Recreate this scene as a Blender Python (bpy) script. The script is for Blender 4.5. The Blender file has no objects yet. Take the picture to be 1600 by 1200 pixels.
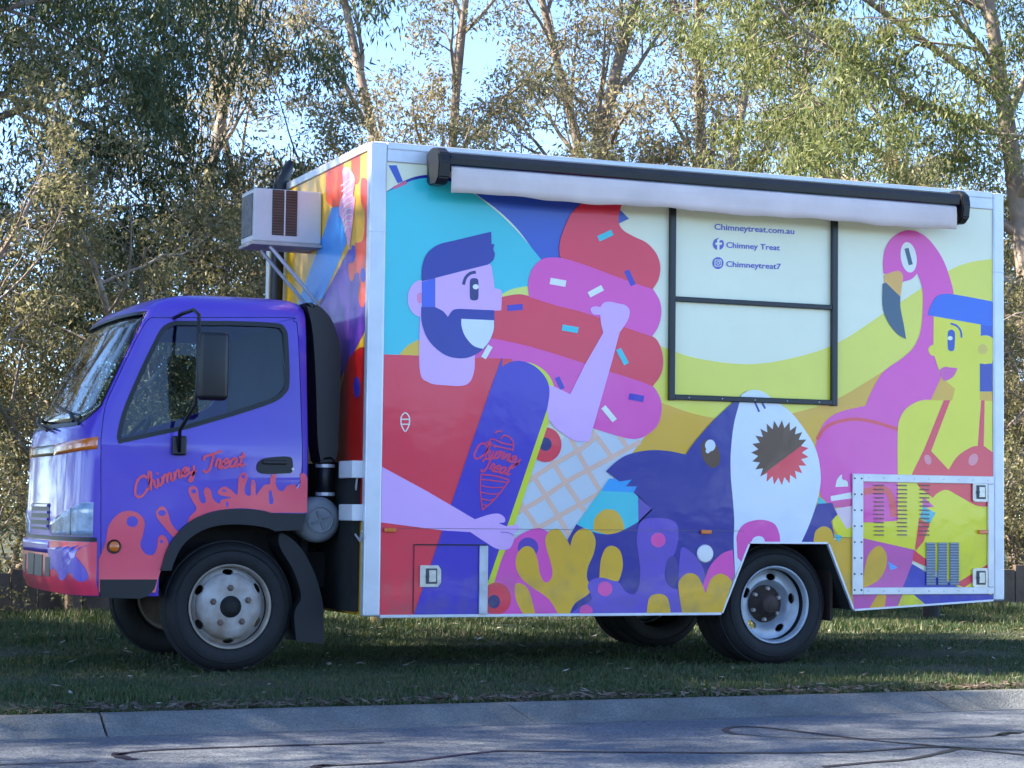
import bpy, bmesh, math, random
import numpy as np
from mathutils import Vector, Matrix
from mathutils.geometry import tessellate_polygon
R = math.radians
SC = bpy.context.scene
COL = SC.collection
# ------------------------------------------------------------------ camera, world, sun, exposure
CAM = Vector((-3.8648, -11.3804, 0.9545))
FPX = 3232.2                                   # focal length for a 1600 px wide picture
RIGHT = Vector((0.924573, -0.380801, 0.012476))
UP = Vector((-0.0345, -0.051064, 0.998099))
FWD = Vector((0.37944, 0.923246, 0.06035))
cd = bpy.data.cameras.new('camera'); cam = bpy.data.objects.new('camera', cd); COL.objects.link(cam)
m = Matrix((RIGHT, UP, -FWD)).transposed().to_4x4(); m.translation = CAM
cam.matrix_world = m
cd.sensor_width = 36; cd.lens = FPX / 1600 * 36; cd.clip_end = 2000; cd.clip_start = .1
SC.camera = cam
SUN_EL, SUN_AZ = R(42), math.atan2(-.96, .27)      # direction to the sun: behind the truck, to its left
w = bpy.data.worlds.new('World'); SC.world = w; w.use_nodes = True
nt = w.node_tree; bg = nt.nodes['Background']
sky = nt.nodes.new('ShaderNodeTexSky'); sky.sky_type = 'NISHITA'; sky.sun_disc = False
sky.sun_elevation = SUN_EL; sky.sun_rotation = SUN_AZ; sky.air_density = .5; sky.dust_density = 0; sky.ozone_density = 3.0
nt.links.new(sky.outputs[0], bg.inputs[0]); bg.inputs[1].default_value = .15
sd = bpy.data.lights.new('sun', 'SUN'); sd.energy = 5.0; sd.angle = R(.5); sd.color = (1, .91, .76)
sun = bpy.data.objects.new('sun', sd); COL.objects.link(sun)
sdir = Vector((math.cos(SUN_EL) * math.sin(SUN_AZ), math.cos(SUN_EL) * math.cos(SUN_AZ), math.sin(SUN_EL)))
sun.rotation_euler = (-sdir).to_track_quat('-Z', 'Y').to_euler()
SC.view_settings.view_transform = 'Standard'; SC.view_settings.look = 'None'
SC.view_settings.exposure = 2.1; SC.view_settings.gamma = 1
rnd = random.Random(7)
# ------------------------------------------------------------------ helpers
def ray(px, py):
    return (RIGHT * ((px - 800) / FPX) + UP * ((600 - py) / FPX) + FWD)
def S(px, py, Y=0.0):
    """point on the vertical plane y = Y seen at picture position px, py"""
    d = ray(px, py); t = (Y - CAM.y) / d.y
    return CAM + d * t
def SX(px, py, X):
    d = ray(px, py); return CAM + d * ((X - CAM.x) / d.x)
def lin(c):
    c = c / 255.0
    return c / 12.92 if c <= .04045 else ((c + .055) / 1.055) ** 2.4
WREF = [lin(v) for v in (212, 216, 232)]
def alb(r, g, b):
    return tuple(min(.85, max(.004, lin(v) / WREF[i] * .84 - .028)) for i, v in enumerate((r, g, b)))
MATS = {}
def mat(name, col, rough=.5, metal=0, coat=0, var=.12, scale=8, bump=0, bscale=60, spec=.5, col2=None, emit=None, coords='Object'):
    if name in MATS: return MATS[name]
    M = bpy.data.materials.new(name); M.use_nodes = True; n = M.node_tree.nodes; l = M.node_tree.links
    b = n['Principled BSDF']
    tc = n.new('ShaderNodeTexCoord')
    nz = n.new('ShaderNodeTexNoise'); nz.inputs['Scale'].default_value = scale; nz.inputs['Detail'].default_value = 5
    l.new(tc.outputs[coords], nz.inputs['Vector'])
    mx = n.new('ShaderNodeMix'); mx.data_type = 'RGBA'
    c2 = col2 or tuple(min(1, v * (1 + var)) for v in col); c1 = col if col2 else tuple(v * (1 - var) for v in col)
    mx.inputs[6].default_value = (*c1, 1); mx.inputs[7].default_value = (*c2, 1)
    mr = n.new('ShaderNodeMapRange'); mr.inputs[1].default_value = .3; mr.inputs[2].default_value = .7
    l.new(nz.outputs['Fac'], mr.inputs[0]); l.new(mr.outputs[0], mx.inputs[0]); l.new(mx.outputs[2], b.inputs['Base Color'])
    b.inputs['Roughness'].default_value = rough; b.inputs['Metallic'].default_value = metal
    b.inputs['Specular IOR Level'].default_value = spec
    if coat: b.inputs['Coat Weight'].default_value = coat; b.inputs['Coat Roughness'].default_value = .06; b.inputs['Coat IOR'].default_value = 1.6
    if bump:
        bz = n.new('ShaderNodeTexNoise'); bz.inputs['Scale'].default_value = bscale; bz.inputs['Detail'].default_value = 4
        l.new(tc.outputs[coords], bz.inputs['Vector'])
        bp = n.new('ShaderNodeBump'); bp.inputs['Strength'].default_value = bump; bp.inputs['Distance'].default_value = .02
        l.new(bz.outputs['Fac'], bp.inputs['Height']); l.new(bp.outputs[0], b.inputs['Normal'])
        if coat: l.new(bp.outputs[0], b.inputs['Coat Normal'])
    MATS[name] = M
    return M
def vinyl(r, g, b):
    nm = 'vinyl_%d_%d_%d' % (r, g, b); new = nm not in MATS
    M = mat(nm, alb(r, g, b), rough=.36, coat=.28, var=.04, scale=1.2, bump=.16, bscale=2.2)
    if new:                                                        # road film and splashes along the bottom of the panel
        n = M.node_tree.nodes; l = M.node_tree.links; b_ = n['Principled BSDF']; old = b_.inputs['Base Color'].links[0].from_socket; tc = n.new('ShaderNodeTexCoord'); sx = n.new('ShaderNodeSeparateXYZ'); l.new(tc.outputs['Object'], sx.inputs[0])
        hr = n.new('ShaderNodeMapRange'); hr.inputs[1].default_value = .85; hr.inputs[2].default_value = .33; hr.inputs[3].default_value = .04; hr.inputs[4].default_value = .55; l.new(sx.outputs[2], hr.inputs[0])
        nz = n.new('ShaderNodeTexNoise'); nz.inputs['Scale'].default_value = 7; nz.inputs['Detail'].default_value = 7; l.new(tc.outputs['Object'], nz.inputs['Vector']); cr = n.new('ShaderNodeMapRange'); cr.inputs[1].default_value = .45; cr.inputs[2].default_value = .8; l.new(nz.outputs[0], cr.inputs[0])
        mu = n.new('ShaderNodeMath'); mu.operation = 'MULTIPLY'; l.new(hr.outputs[0], mu.inputs[0]); l.new(cr.outputs[0], mu.inputs[1]); mx = n.new('ShaderNodeMix'); mx.data_type = 'RGBA'; mx.inputs[7].default_value = (.16, .13, .10, 1); l.new(mu.outputs[0], mx.inputs[0]); l.new(old, mx.inputs[6]); l.new(mx.outputs[2], b_.inputs['Base Color'])
    return M
def tag(o, label=None, cat=None, group=None, kind=None):
    if label: o['label'] = label
    if cat: o['category'] = cat
    if group: o['group'] = group
    if kind: o['kind'] = kind
    return o
def empty(name, loc=(0, 0, 0), parent=None):
    o = bpy.data.objects.new(name, None); o.location = loc; COL.objects.link(o); o.empty_display_size = .2
    if parent: o.parent = parent
    return o
def link(name, me, mats, parent=None, smooth=False):
    for mm in (mats if isinstance(mats, (list, tuple)) else [mats]): me.materials.append(mm)
    o = bpy.data.objects.new(name, me); COL.objects.link(o)
    if parent: o.parent = parent
    if smooth: me.polygons.foreach_set('use_smooth', [True] * len(me.polygons))
    return o
def bm_obj(name, bm, mats, parent=None, smooth=False):
    bmesh.ops.recalc_face_normals(bm, faces=bm.faces)
    me = bpy.data.meshes.new(name); bm.to_mesh(me); bm.free()
    return link(name, me, mats, parent, smooth)
def np_mesh(name, V, F, mats, parent=None, smooth=False):
    me = bpy.data.meshes.new(name); V = np.asarray(V, np.float32); F = np.asarray(F, np.int32)
    me.vertices.add(len(V)); me.vertices.foreach_set('co', V.ravel())
    k = F.shape[1]; me.loops.add(F.size); me.loops.foreach_set('vertex_index', F.ravel())
    me.polygons.add(len(F)); me.polygons.foreach_set('loop_start', np.arange(0, F.size, k, dtype=np.int32))
    me.update(calc_edges=True)
    return link(name, me, mats, parent, smooth)
def box(bm, x0, x1, y0, y1, z0, z1, bev=0):
    vs = [bm.verts.new((x, y, z)) for x in (x0, x1) for y in (y0, y1) for z in (z0, z1)]
    fs = [bm.faces.new([vs[i] for i in q]) for q in ((0, 1, 3, 2), (4, 6, 7, 5), (0, 4, 5, 1), (2, 3, 7, 6), (0, 2, 6, 4), (1, 5, 7, 3))]
    if bev:
        es = {e for f in fs for e in f.edges}
        bmesh.ops.bevel(bm, geom=list(es), offset=bev, segments=3, affect='EDGES', profile=.5)
def box_obj(name, dims, mt, parent=None, bev=0, smooth=False):
    bm = bmesh.new(); box(bm, *dims, bev=bev); return bm_obj(name, bm, mt, parent, smooth)
def prism(bm, pts0, pts1):
    """closed solid between two matching outlines"""
    a = [bm.verts.new(p) for p in pts0]; b = [bm.verts.new(p) for p in pts1]; n = len(a)
    bm.faces.new(a); bm.faces.new(b[::-1])
    for i in range(n): bm.faces.new((a[i], b[i], b[(i + 1) % n], a[(i + 1) % n]))
def tube(bm, pts, r, n=8, cap=True):
    pts = [Vector(p) for p in pts]; rs = r if isinstance(r, (list, tuple)) else [r] * len(pts)
    rings = []; prev = None
    for i, p in enumerate(pts):
        t = (pts[min(i + 1, len(pts) - 1)] - pts[max(i - 1, 0)]).normalized()
        if prev is None: u = t.orthogonal().normalized()
        else: u = (prev - t * prev.dot(t)).normalized()
        prev = u; v = t.cross(u)
        rings.append([bm.verts.new(p + (u * math.cos(2 * math.pi * k / n) + v * math.sin(2 * math.pi * k / n)) * rs[i]) for k in range(n)])
    for a, b in zip(rings, rings[1:]):
        for k in range(n): bm.faces.new((a[k], a[(k + 1) % n], b[(k + 1) % n], b[k]))
    if cap: bm.faces.new(rings[0][::-1]); bm.faces.new(rings[-1])
def lathe(bm, prof, n=48, axis=(0, 0, 0)):
    """prof: list of (radius, y); revolve about the y axis through axis"""
    rings = []
    for r, y in prof:
        if r < 1e-5: rings.append([bm.verts.new((axis[0], axis[1] + y, axis[2]))])
        else: rings.append([bm.verts.new((axis[0] + r * math.cos(2 * math.pi * k / n), axis[1] + y, axis[2] + r * math.sin(2 * math.pi * k / n))) for k in range(n)])
    for a, b in zip(rings, rings[1:]):
        for k in range(n):
            k2 = (k + 1) % n
            if len(a) == 1 and len(b) > 1: bm.faces.new((a[0], b[k], b[k2]))
            elif len(b) == 1 and len(a) > 1: bm.faces.new((a[k], b[0], a[k2]))
            elif len(a) > 1: bm.faces.new((a[k], b[k], b[k2], a[k2]))
def boolean(a, b, op, solver='MANIFOLD'):
    """returns a new mesh: a op b (objects); inputs are not changed"""
    md = a.modifiers.new('b', 'BOOLEAN'); md.operation = op; md.object = b
    try: md.solver = solver
    except TypeError: md.solver = 'EXACT'
    dg = bpy.context.evaluated_depsgraph_get(); dg.update()
    me = bpy.data.meshes.new_from_object(a.evaluated_get(dg))
    if len(me.polygons) == 0 and solver == 'MANIFOLD':
        md.solver = 'EXACT'; dg.update(); me = bpy.data.meshes.new_from_object(a.evaluated_get(dg))
    a.modifiers.remove(md); me.materials.clear()
    return me
def kill(o):
    bpy.data.objects.remove(o, do_unlink=True)
def catmull(pts, seg=6, closed=True):
    """points (x, y) smooth, (x, y, 1) corner"""
    P = [(p[0], p[1]) for p in pts]; C = [len(p) > 2 for p in pts]; n = len(P); out = []
    for i in range(n if closed else n - 1):
        j = (i + 1) % n
        p1, p2 = P[i], P[j]
        if C[i] and C[j]:
            out.append(p1); continue
        p0 = P[(i - 1) % n] if not C[i] and (closed or i > 0) else p1
        p3 = P[(j + 1) % n] if not C[j] and (closed or j < n - 1) else p2
        for k in range(seg):
            t = k / seg; t2 = t * t; t3 = t2 * t
            out.append(tuple(.5 * (2 * b + (c - a) * t + (2 * a - 5 * b + 4 * c - d) * t2 + (3 * b - a - 3 * c + d) * t3) for a, b, c, d in zip(p0, p1, p2, p3)))
    if not closed: out.append(P[-1])
    return out
def ell(cx, cy, rx, ry=None, rot=0, n=28):
    ry = ry or rx; c, s = math.cos(R(rot)), math.sin(R(rot))
    return [(cx + rx * math.cos(a) * c - ry * math.sin(a) * s, cy + rx * math.cos(a) * s + ry * math.sin(a) * c, 1) for a in [2 * math.pi * k / n for k in range(n)]]
def rect(cx, cy, l, w, rot=0):
    c, s = math.cos(R(rot)), math.sin(R(rot))
    return [(cx + x * c - y * s, cy + x * s + y * c, 1) for x, y in ((-l / 2, -w / 2), (l / 2, -w / 2), (l / 2, w / 2), (-l / 2, w / 2))]
def ribbon(pts, w, seg=6):
    """outline of a stroke of width w along an open smooth path"""
    p = catmull(pts, seg, closed=False); L, Rr = [], []
    for i, a in enumerate(p):
        b0, b1 = p[max(0, i - 1)], p[min(len(p) - 1, i + 1)]
        dx, dy = b1[0] - b0[0], b1[1] - b0[1]; d = math.hypot(dx, dy) or 1
        L.append((a[0] - dy / d * w / 2, a[1] + dx / d * w / 2, 1)); Rr.append((a[0] + dy / d * w / 2, a[1] - dx / d * w / 2, 1))
    return L + Rr[::-1]
def stroke(pts, w, seg=5):
    o = ribbon(pts, w, seg); n_ = len(o) // 2
    return {'L': [p[:2] for p in o[:n_]], 'R': [p[:2] for p in o[n_:][::-1]]}
GLYPH = {  # script letter skeletons, x-height 1
 'C': (1.45, [[(1.5, 1.5), (1.25, 1.95), (.65, 1.9), (.15, 1.2), (.02, .5), (.3, .02), (.8, .02), (1.3, .4)]]),
 'h': (.95, [[(-.1, .2), (.42, 1.4), (.48, 1.9), (.28, 1.9), (.12, 0)], [(.14, .3), (.4, .92), (.62, .85), (.62, .2), (.78, 0), (1., .25)]]),
 'i': (.45, [[(.08, .92), (.06, .25), (.2, 0), (.45, .25)], [(.1, 1.35), (.13, 1.52)]]),
 'm': (1.2, [[(0, .92), (.05, 0)], [(.06, .35), (.28, .95), (.46, .8), (.46, 0)], [(.47, .35), (.7, .95), (.88, .8), (.88, .2), (1.0, 0), (1.2, .25)]]),
 'n': (.8, [[(0, .92), (.05, 0)], [(.06, .35), (.28, .95), (.48, .8), (.48, .2), (.6, 0), (.8, .25)]]),
 'e': (.62, [[(.02, .4), (.42, .58), (.42, .9), (.2, .95), (0, .5), (.14, .05), (.4, .05), (.65, .3)]]),
 'y': (.75, [[(0, .92), (.05, .3), (.25, .1), (.5, .4)], [(.54, .92), (.5, 0), (.3, -.75), (.06, -.72), (.12, -.4), (.75, .25)]]),
 'T': (1.05, [[(0, 1.35), (.12, 1.75), (.6, 1.78), (1.5, 1.98)], [(.88, 1.8), (.72, .8), (.5, .1), (.2, 0), (.02, .3)]]),
 'r': (.6, [[(0, .25), (.16, 1.05), (.4, .88), (.34, .2), (.48, 0), (.62, .25)]]),
 'a': (.78, [[(.5, .8), (.25, .95), (0, .5), (.1, .05), (.34, .1), (.5, .75)], [(.53, .92), (.5, .2), (.6, 0), (.8, .25)]]),
 't': (.5, [[(.2, 1.55), (.1, .3), (.24, 0), (.5, .28)], [(-.12, 1.0), (.42, 1.1)]]), ' ': (.7, [])}
def script(text, path, size, wd, slant=.28):
    """script lettering along a path of picture points; size = x-height in pixels"""
    out = []; p = catmull(path, 10, closed=False); acc = [0]
    for a, b in zip(p, p[1:]): acc.append(acc[-1] + math.hypot(b[0] - a[0], b[1] - a[1]))
    def at(s):
        i = 0
        while i < len(acc) - 2 and acc[i + 1] < s: i += 1
        t = (s - acc[i]) / ((acc[i + 1] - acc[i]) or 1); a, b = p[i], p[i + 1]; d = math.hypot(b[0] - a[0], b[1] - a[1])
        return a[0] + (b[0] - a[0]) * t, a[1] + (b[1] - a[1]) * t, (b[0] - a[0]) / d, (b[1] - a[1]) / d
    tot = sum(GLYPH[c][0] for c in text); sx = acc[-1] / tot; pos = 0
    for c in text:
        adv, st = GLYPH[c]
        for s_ in st:
            q = []
            for x_, y_ in s_:
                X, Y, dx, dy = at((pos + x_ + .0) * sx); sl = y_ * size * slant
                q.append((X + dx * sl + dy * y_ * size, Y + dy * sl - dx * y_ * size))
            out.append(stroke(q, wd, 8))
        pos += adv
    return out
def clip(poly, ax, val, keep_greater):
    out = []
    for i, p in enumerate(poly):
        q = poly[(i + 1) % len(poly)]
        a = (p[ax] - val) if keep_greater else (val - p[ax]); b = (q[ax] - val) if keep_greater else (val - q[ax])
        if a >= 0: out.append(p)
        if a * b < 0:
            t = a / (a - b); out.append((p[0] + (q[0] - p[0]) * t, p[1] + (q[1] - p[1]) * t))
    return out
def flat(name, shapes, conv, plane, parent, y0=-.0015, dy=.0007, clipbox=None, Yb=0.0):
    """flat printed shapes: list of (layer, material, zoom-coordinate outline) laid on a plane.
    plane 'y': the truck side (y = y0 - layer*dy); a number: the box front (x = number - ...)"""
    V, F, MI, mats = [], [], [], []
    for layer, mt, pts in shapes:
        if mt not in mats: mats.append(mt)
        off = (Yb if plane == 'y' else 0) + y0 - layer * dy
        to = (lambda p: S(p[0], p[1], Yb)) if plane == 'y' else (lambda p: SX(p[0], p[1], plane))
        if isinstance(pts, dict):                                  # a stroke: strip of quads
            A = [to(conv(*p)) for p in pts['L']]; B = [to(conv(*p)) for p in pts['R']]; b = len(V)
            for v in A + B: V.append((v.x, off, v.z) if plane == 'y' else (plane + off, v.y, v.z))
            n_ = len(A)
            for i in range(n_ - 1):
                F.append([b + i, b + i + 1, b + n_ + i + 1, b + n_ + i]); MI.append(mats.index(mt))
            continue
        pl = [conv(*p) for p in catmull(pts)]
        if plane == 'y': q = [(v.x, v.z) for v in [to(p) for p in pl]]
        else: q = [(v.y, v.z) for v in [SX(*p, plane) for p in pl]]
        if clipbox:
            for ax, val, g in clipbox:
                q = clip(q, ax, val, g)
                if len(q) < 3: break
        if len(q) < 3: continue
        b = len(V)
        V += [(x, off, z) if plane == 'y' else (plane + off, x, z) for x, z in q]
        for t in tessellate_polygon([[Vector((x, z, 0)) for x, z in q]]):
            t = list(t); (x0_, z0_), (x1_, z1_), (x2_, z2_) = q[t[0]], q[t[1]], q[t[2]]
            cr = (x1_ - x0_) * (z2_ - z0_) - (x2_ - x0_) * (z1_ - z0_)
            if abs(cr) < 1e-10: continue
            if (cr < 0) == (plane == 'y'): t = t[::-1]
            F.append([b + i for i in t]); MI.append(mats.index(mt))
    me = bpy.data.meshes.new(name); me.from_pydata(V, [], F); o = link(name, me, mats, parent)
    me.polygons.foreach_set('material_index', MI)
    return o
def conv(ox, oy, s): return lambda x, y: (ox + x * s, oy + y * s)
PX = conv(0, 0, 1)
Z1 = conv(0, 440, .5168); Z2 = conv(580, 200, 1 / 3); Z3 = conv(580, 560, .3501); Z4 = conv(1000, 280, .3); Z5 = conv(1260, 280, .3001)
Z6 = conv(900, 580, .3833); Z7 = conv(1240, 580, .34985); Z8 = conv(360, 220, .28333); Z9 = conv(190, 690, .19375)
def cv(conv_, pts):
    """zoom coordinates to picture coordinates, keeping corner flags"""
    return [(*conv_(p[0], p[1]), 1) if len(p) > 2 else conv_(p[0], p[1]) for p in pts]
# ------------------------------------------------------------------ the setting: verge, road, kerb
def ground_mat():
    M = bpy.data.materials.new('verge_soil'); M.use_nodes = True; n = M.node_tree.nodes; l = M.node_tree.links; b = n['Principled BSDF']
    tc = n.new('ShaderNodeTexCoord'); a = n.new('ShaderNodeTexNoise'); a.inputs['Scale'].default_value = .9; a.inputs['Detail'].default_value = 8
    l.new(tc.outputs['Object'], a.inputs[0])
    r = n.new('ShaderNodeValToRGB'); e = r.color_ramp.elements
    e[0].position = .36; e[0].color = (.02, .032, .010, 1); e[1].position = .66; e[1].color = (.07, .058, .036, 1)
    x = e.new(.5); x.color = (.035, .044, .017, 1)
    l.new(a.outputs[0], r.inputs[0]); l.new(r.outputs[0], b.inputs['Base Color']); b.inputs['Roughness'].default_value = .95
    f = n.new('ShaderNodeTexNoise'); f.inputs['Scale'].default_value = 45; f.inputs['Detail'].default_value = 6
    l.new(tc.outputs['Object'], f.inputs[0]); bp = n.new('ShaderNodeBump'); bp.inputs['Strength'].default_value = .7; bp.inputs['Distance'].default_value = .03
    l.new(f.outputs[0], bp.inputs['Height']); l.new(bp.outputs[0], b.inputs['Normal'])
    return M
soil = ground_mat()
ys = [-1.86, -1.5, -1, -.5, 0, .5, 1, 1.5, 2, 3, 4, 5, 6, 7, 8, 10, 14, 20, 40, 120, 500]
xs = [-400, -100, -30, -12] + [-6 + .5 * i for i in range(37)] + [16, 24, 50, 130, 400]
g = np.array([(x, y, (.012 * math.sin(x * 1.7 + y) * math.sin(y * 2.1) if -1.4 < y < 8 and abs(x) < 14 else 0)) for y in ys for x in xs])
nx = len(xs); F = [(j * nx + i, j * nx + i + 1, (j + 1) * nx + i + 1, (j + 1) * nx + i) for j in range(len(ys) - 1) for i in range(nx - 1)]
tag(np_mesh('verge_ground', g, F, soil, smooth=True), kind='structure')
tag(np_mesh('opposite_verge', [(-400, -400, 0), (400, -400, 0), (400, -13.2, 0), (-400, -13.2, 0)], [(0, 1, 2, 3)], soil), kind='structure')
asphalt = mat('asphalt', (.13, .145, .17), rough=.8, var=.16, scale=1.6, bump=.8, bscale=170, spec=.35)
def speckle(M, sc, lo, hi):
    n = M.node_tree.nodes; l = M.node_tree.links; b = n['Principled BSDF']; old = b.inputs['Base Color'].links[0].from_socket; tc = n.new('ShaderNodeTexCoord')
    v = n.new('ShaderNodeTexVoronoi'); v.inputs['Scale'].default_value = sc; l.new(tc.outputs['Object'], v.inputs['Vector']); r = n.new('ShaderNodeMapRange'); r.inputs[3].default_value = lo; r.inputs[4].default_value = hi
    sp_ = n.new('ShaderNodeSeparateColor'); l.new(v.outputs['Color'], sp_.inputs[0]); l.new(sp_.outputs[0], r.inputs[0]); mx = n.new('ShaderNodeMix'); mx.data_type = 'RGBA'; mx.blend_type = 'MULTIPLY'; mx.inputs[0].default_value = 1
    l.new(old, mx.inputs[6]); l.new(r.outputs[0], mx.inputs[7]); l.new(mx.outputs[2], b.inputs['Base Color'])
speckle(asphalt, 110, .55, 1.5)
road = tag(np_mesh('road', [(-400, -13.1, -.08), (400, -13.1, -.08), (400, -2.05, -.08), (-400, -2.05, -.08)], [(0, 1, 2, 3)], asphalt), kind='structure')
tar = mat('bitumen_sealant', (.012, .011, .013), rough=.45, var=.2)
def ground_px(px, py, Z):
    d = ray(px, py); return CAM + d * ((Z - CAM.z) / d.z)
def tar_line(pts, wd):
    p = [ground_px(*q, -.08) for q in catmull(pts, 6, closed=False)]
    rb = random.Random(len(pts)); bm = bmesh.new(); L = []; Rr = []
    for i, a in enumerate(p):
        t = (p[min(i + 1, len(p) - 1)] - p[max(0, i - 1)]); t.z = 0; t.normalize(); n_ = Vector((-t.y, t.x, 0)); ww = wd * rb.uniform(.75, 1.25) / 2
        L.append(bm.verts.new((a.x + n_.x * ww, a.y + n_.y * ww, -.0765))); Rr.append(bm.verts.new((a.x - n_.x * ww, a.y - n_.y * ww, -.0765)))
    for i in range(len(p) - 1): bm.faces.new((Rr[i], Rr[i + 1], L[i + 1], L[i]))
    bm_obj('tar_seal_line', bm, tar, road)
tar_line([(184, 1181), (205, 1176), (260, 1172), (400, 1167), (500, 1164), (600, 1161)], .03)
tar_line([(210, 1188), (192, 1184), (182, 1180), (190, 1177)], .055)
tar_line([(496, 1198), (560, 1195), (640, 1190), (720, 1180), (770, 1175), (800, 1174), (1000, 1176), (1200, 1177), (1340, 1175), (1450, 1168), (1530, 1170), (1610, 1173)], .032)
tar_line([(1150, 1148), (1133, 1141), (1150, 1136), (1190, 1137), (1270, 1146), (1360, 1157), (1450, 1165), (1520, 1172), (1610, 1181)], .034)
tar_line([(1155, 1148), (1250, 1154), (1400, 1155), (1530, 1152), (1575, 1147), (1610, 1143)], .02)
tar_line([(1285, 1199), (1360, 1192), (1420, 1187), (1470, 1177), (1500, 1169)], .036)
tar_line([(1562, 1150), (1575, 1145), (1590, 1147)], .05)
tar_line([(-10, 1196), (80, 1193), (150, 1190)], .02)
tar_line([(490, 1200), (505, 1196), (520, 1197)], .05)
# kerb: cast segments with open joints
kerb = empty('kerb', (0, -1.95, 0)); tag(kerb, kind='structure')
concrete = mat('kerb_concrete', (.18, .185, .18), rough=.85, var=.22, scale=4, bump=.6, bscale=90, col2=(.105, .11, .108))
speckle(concrete, 160, .7, 1.25)
joints = [-60, -30, -14, -8, -4.6, -1.98, .02, 2.43, 2.62, 4.9, 7.5, 11, 20, 40, 80]
prof = [(-1.84, -.12), (-1.84, .002), (-1.90, .006), (-1.945, .0), (-1.975, -.018), (-2.07, -.066), (-2.095, -.077), (-2.13, -.0775), (-2.13, -.12)]
for i, (a, b) in enumerate(zip(joints, joints[1:])):
    bm = bmesh.new(); sk = [0.05, 0][i % 2] if abs(a) < 5 else 0
    def jx(x, y): return x - (y + 1.95) * .55 if abs(x) < 5 and x > 0 else x
    prism(bm, [(jx(a, y) + .006, y + 1.95, z) for y, z in prof], [(jx(b, y) - .006, y + 1.95, z) for y, z in prof])
    bm_obj('kerb_segment', bm, concrete, kerb)
# grass blades and leaf litter on the verge
def in_view(x, y, z, mx=120):
    d0 = x - CAM.x; d1 = y - CAM.y; d2 = z - CAM.z
    dz = d0 * FWD.x + d1 * FWD.y + d2 * FWD.z
    u = 800 + FPX * (d0 * RIGHT.x + d1 * RIGHT.y + d2 * RIGHT.z) / dz
    return (u > -mx) & (u < 1600 + mx)
def leaf_mat(name, c1, c2, c3=None, trans=.35, rough=.55):
    M = bpy.data.materials.new(name); M.use_nodes = True; n = M.node_tree.nodes; l = M.node_tree.links; b = n['Principled BSDF']
    ge = n.new('ShaderNodeNewGeometry'); r = n.new('ShaderNodeValToRGB'); e = r.color_ramp.elements
    e[0].color = (*c1, 1); e[1].color = (*(c3 or c2), 1)
    if c3: x = e.new(.55); x.color = (*c2, 1); e[-1].position = .9
    l.new(ge.outputs['Random Per Island'], r.inputs[0]); l.new(r.outputs[0], b.inputs['Base Color']); b.inputs['Roughness'].default_value = rough
    t = n.new('ShaderNodeBsdfTranslucent'); l.new(r.outputs[0], t.inputs[0]); mx = n.new('ShaderNodeMixShader'); mx.inputs[0].default_value = trans
    l.new(b.outputs[0], mx.inputs[1]); l.new(t.outputs[0], mx.inputs[2]); l.new(mx.outputs[0], n['Material Output'].inputs[0])
    return M
rg = np.random.default_rng(5)
def value_noise(x, y, s, seed):
    r_ = np.random.default_rng(seed).random((64, 64)); x = x / s; y = y / s
    i = np.floor(x).astype(int); j = np.floor(y).astype(int); fx = x - i; fy = y - j; fx = fx * fx * (3 - 2 * fx); fy = fy * fy * (3 - 2 * fy)
    g_ = lambda a, b_: r_[a % 64, b_ % 64]
    return (g_(i, j) * (1 - fx) + g_(i + 1, j) * fx) * (1 - fy) + (g_(i, j + 1) * (1 - fx) + g_(i + 1, j + 1) * fx) * fy
N = 900000
x = rg.uniform(-4, 12, N); y = -1.87 + 9.4 * rg.random(N) ** 1.35
k = in_view(x, y, 0) & (rg.random(N) < .10 + 1.1 * (value_noise(x, y, .5, 1) * .6 + value_noise(x, y, .17, 2) * .4) ** 1.6 * np.where(y < -1.6, .55, 1))
x, y = x[k], y[k]; N = len(x)
h = rg.uniform(.012, .034, N) * (.5 + .9 * value_noise(x, y, .6, 3)) * np.where(y > 3, 1.7, 1) * np.where(y > 5.2, 1.5, 1); a = rg.uniform(0, 6.28, N); ln = rg.uniform(0, .9, N) * h; wd = rg.uniform(.0025, .005, N) * np.where(y > 2.5, 1.7, 1)
b2 = a + rg.uniform(1, 2, N)
V = np.empty((N, 3, 3)); V[:, 0] = np.stack([x - np.cos(b2) * wd, y - np.sin(b2) * wd, np.full(N, -.004)], 1); V[:, 1] = np.stack([x + np.cos(b2) * wd, y + np.sin(b2) * wd, np.full(N, -.004)], 1)
V[:, 2] = np.stack([x + np.cos(a) * ln, y + np.sin(a) * ln, h], 1)
gm = leaf_mat('grass_blade', (.026, .062, .012), (.045, .088, .018), (.15, .13, .06), trans=.3)
tag(np_mesh('verge_grass', V.reshape(-1, 3), np.arange(N * 3).reshape(-1, 3), gm), 'short patchy green and straw grass covering the verge', 'grass', kind='stuff')
def scatter_quads(name, N, yf, cols, label, size=(.015, .05), lift=.02):
    x = rg.uniform(-4, 9, N); y = yf(N); a = rg.uniform(0, 6.28, N); L_ = rg.uniform(*size, N); W_ = L_ * rg.uniform(.15, .45, N); t = rg.uniform(-.35, .35, N)
    z = rg.uniform(.004, lift, N); c, s = np.cos(a), np.sin(a); V = np.empty((N, 4, 3))
    for q, (u, v) in enumerate(((-1, 0), (0, -1), (1, 0), (0, 1))):
        V[:, q] = np.stack([x + c * u * L_ - s * v * W_, y + s * u * L_ + c * v * W_, z + t * u * L_ + .002 * v], 1)
    V[..., 2] = np.maximum(V[..., 2], .002)
    return tag(np_mesh(name, V.reshape(-1, 3), np.arange(N * 4).reshape(-1, 4), leaf_mat(name, *cols, trans=.1)), label, 'leaf litter', kind='stuff')
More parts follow.
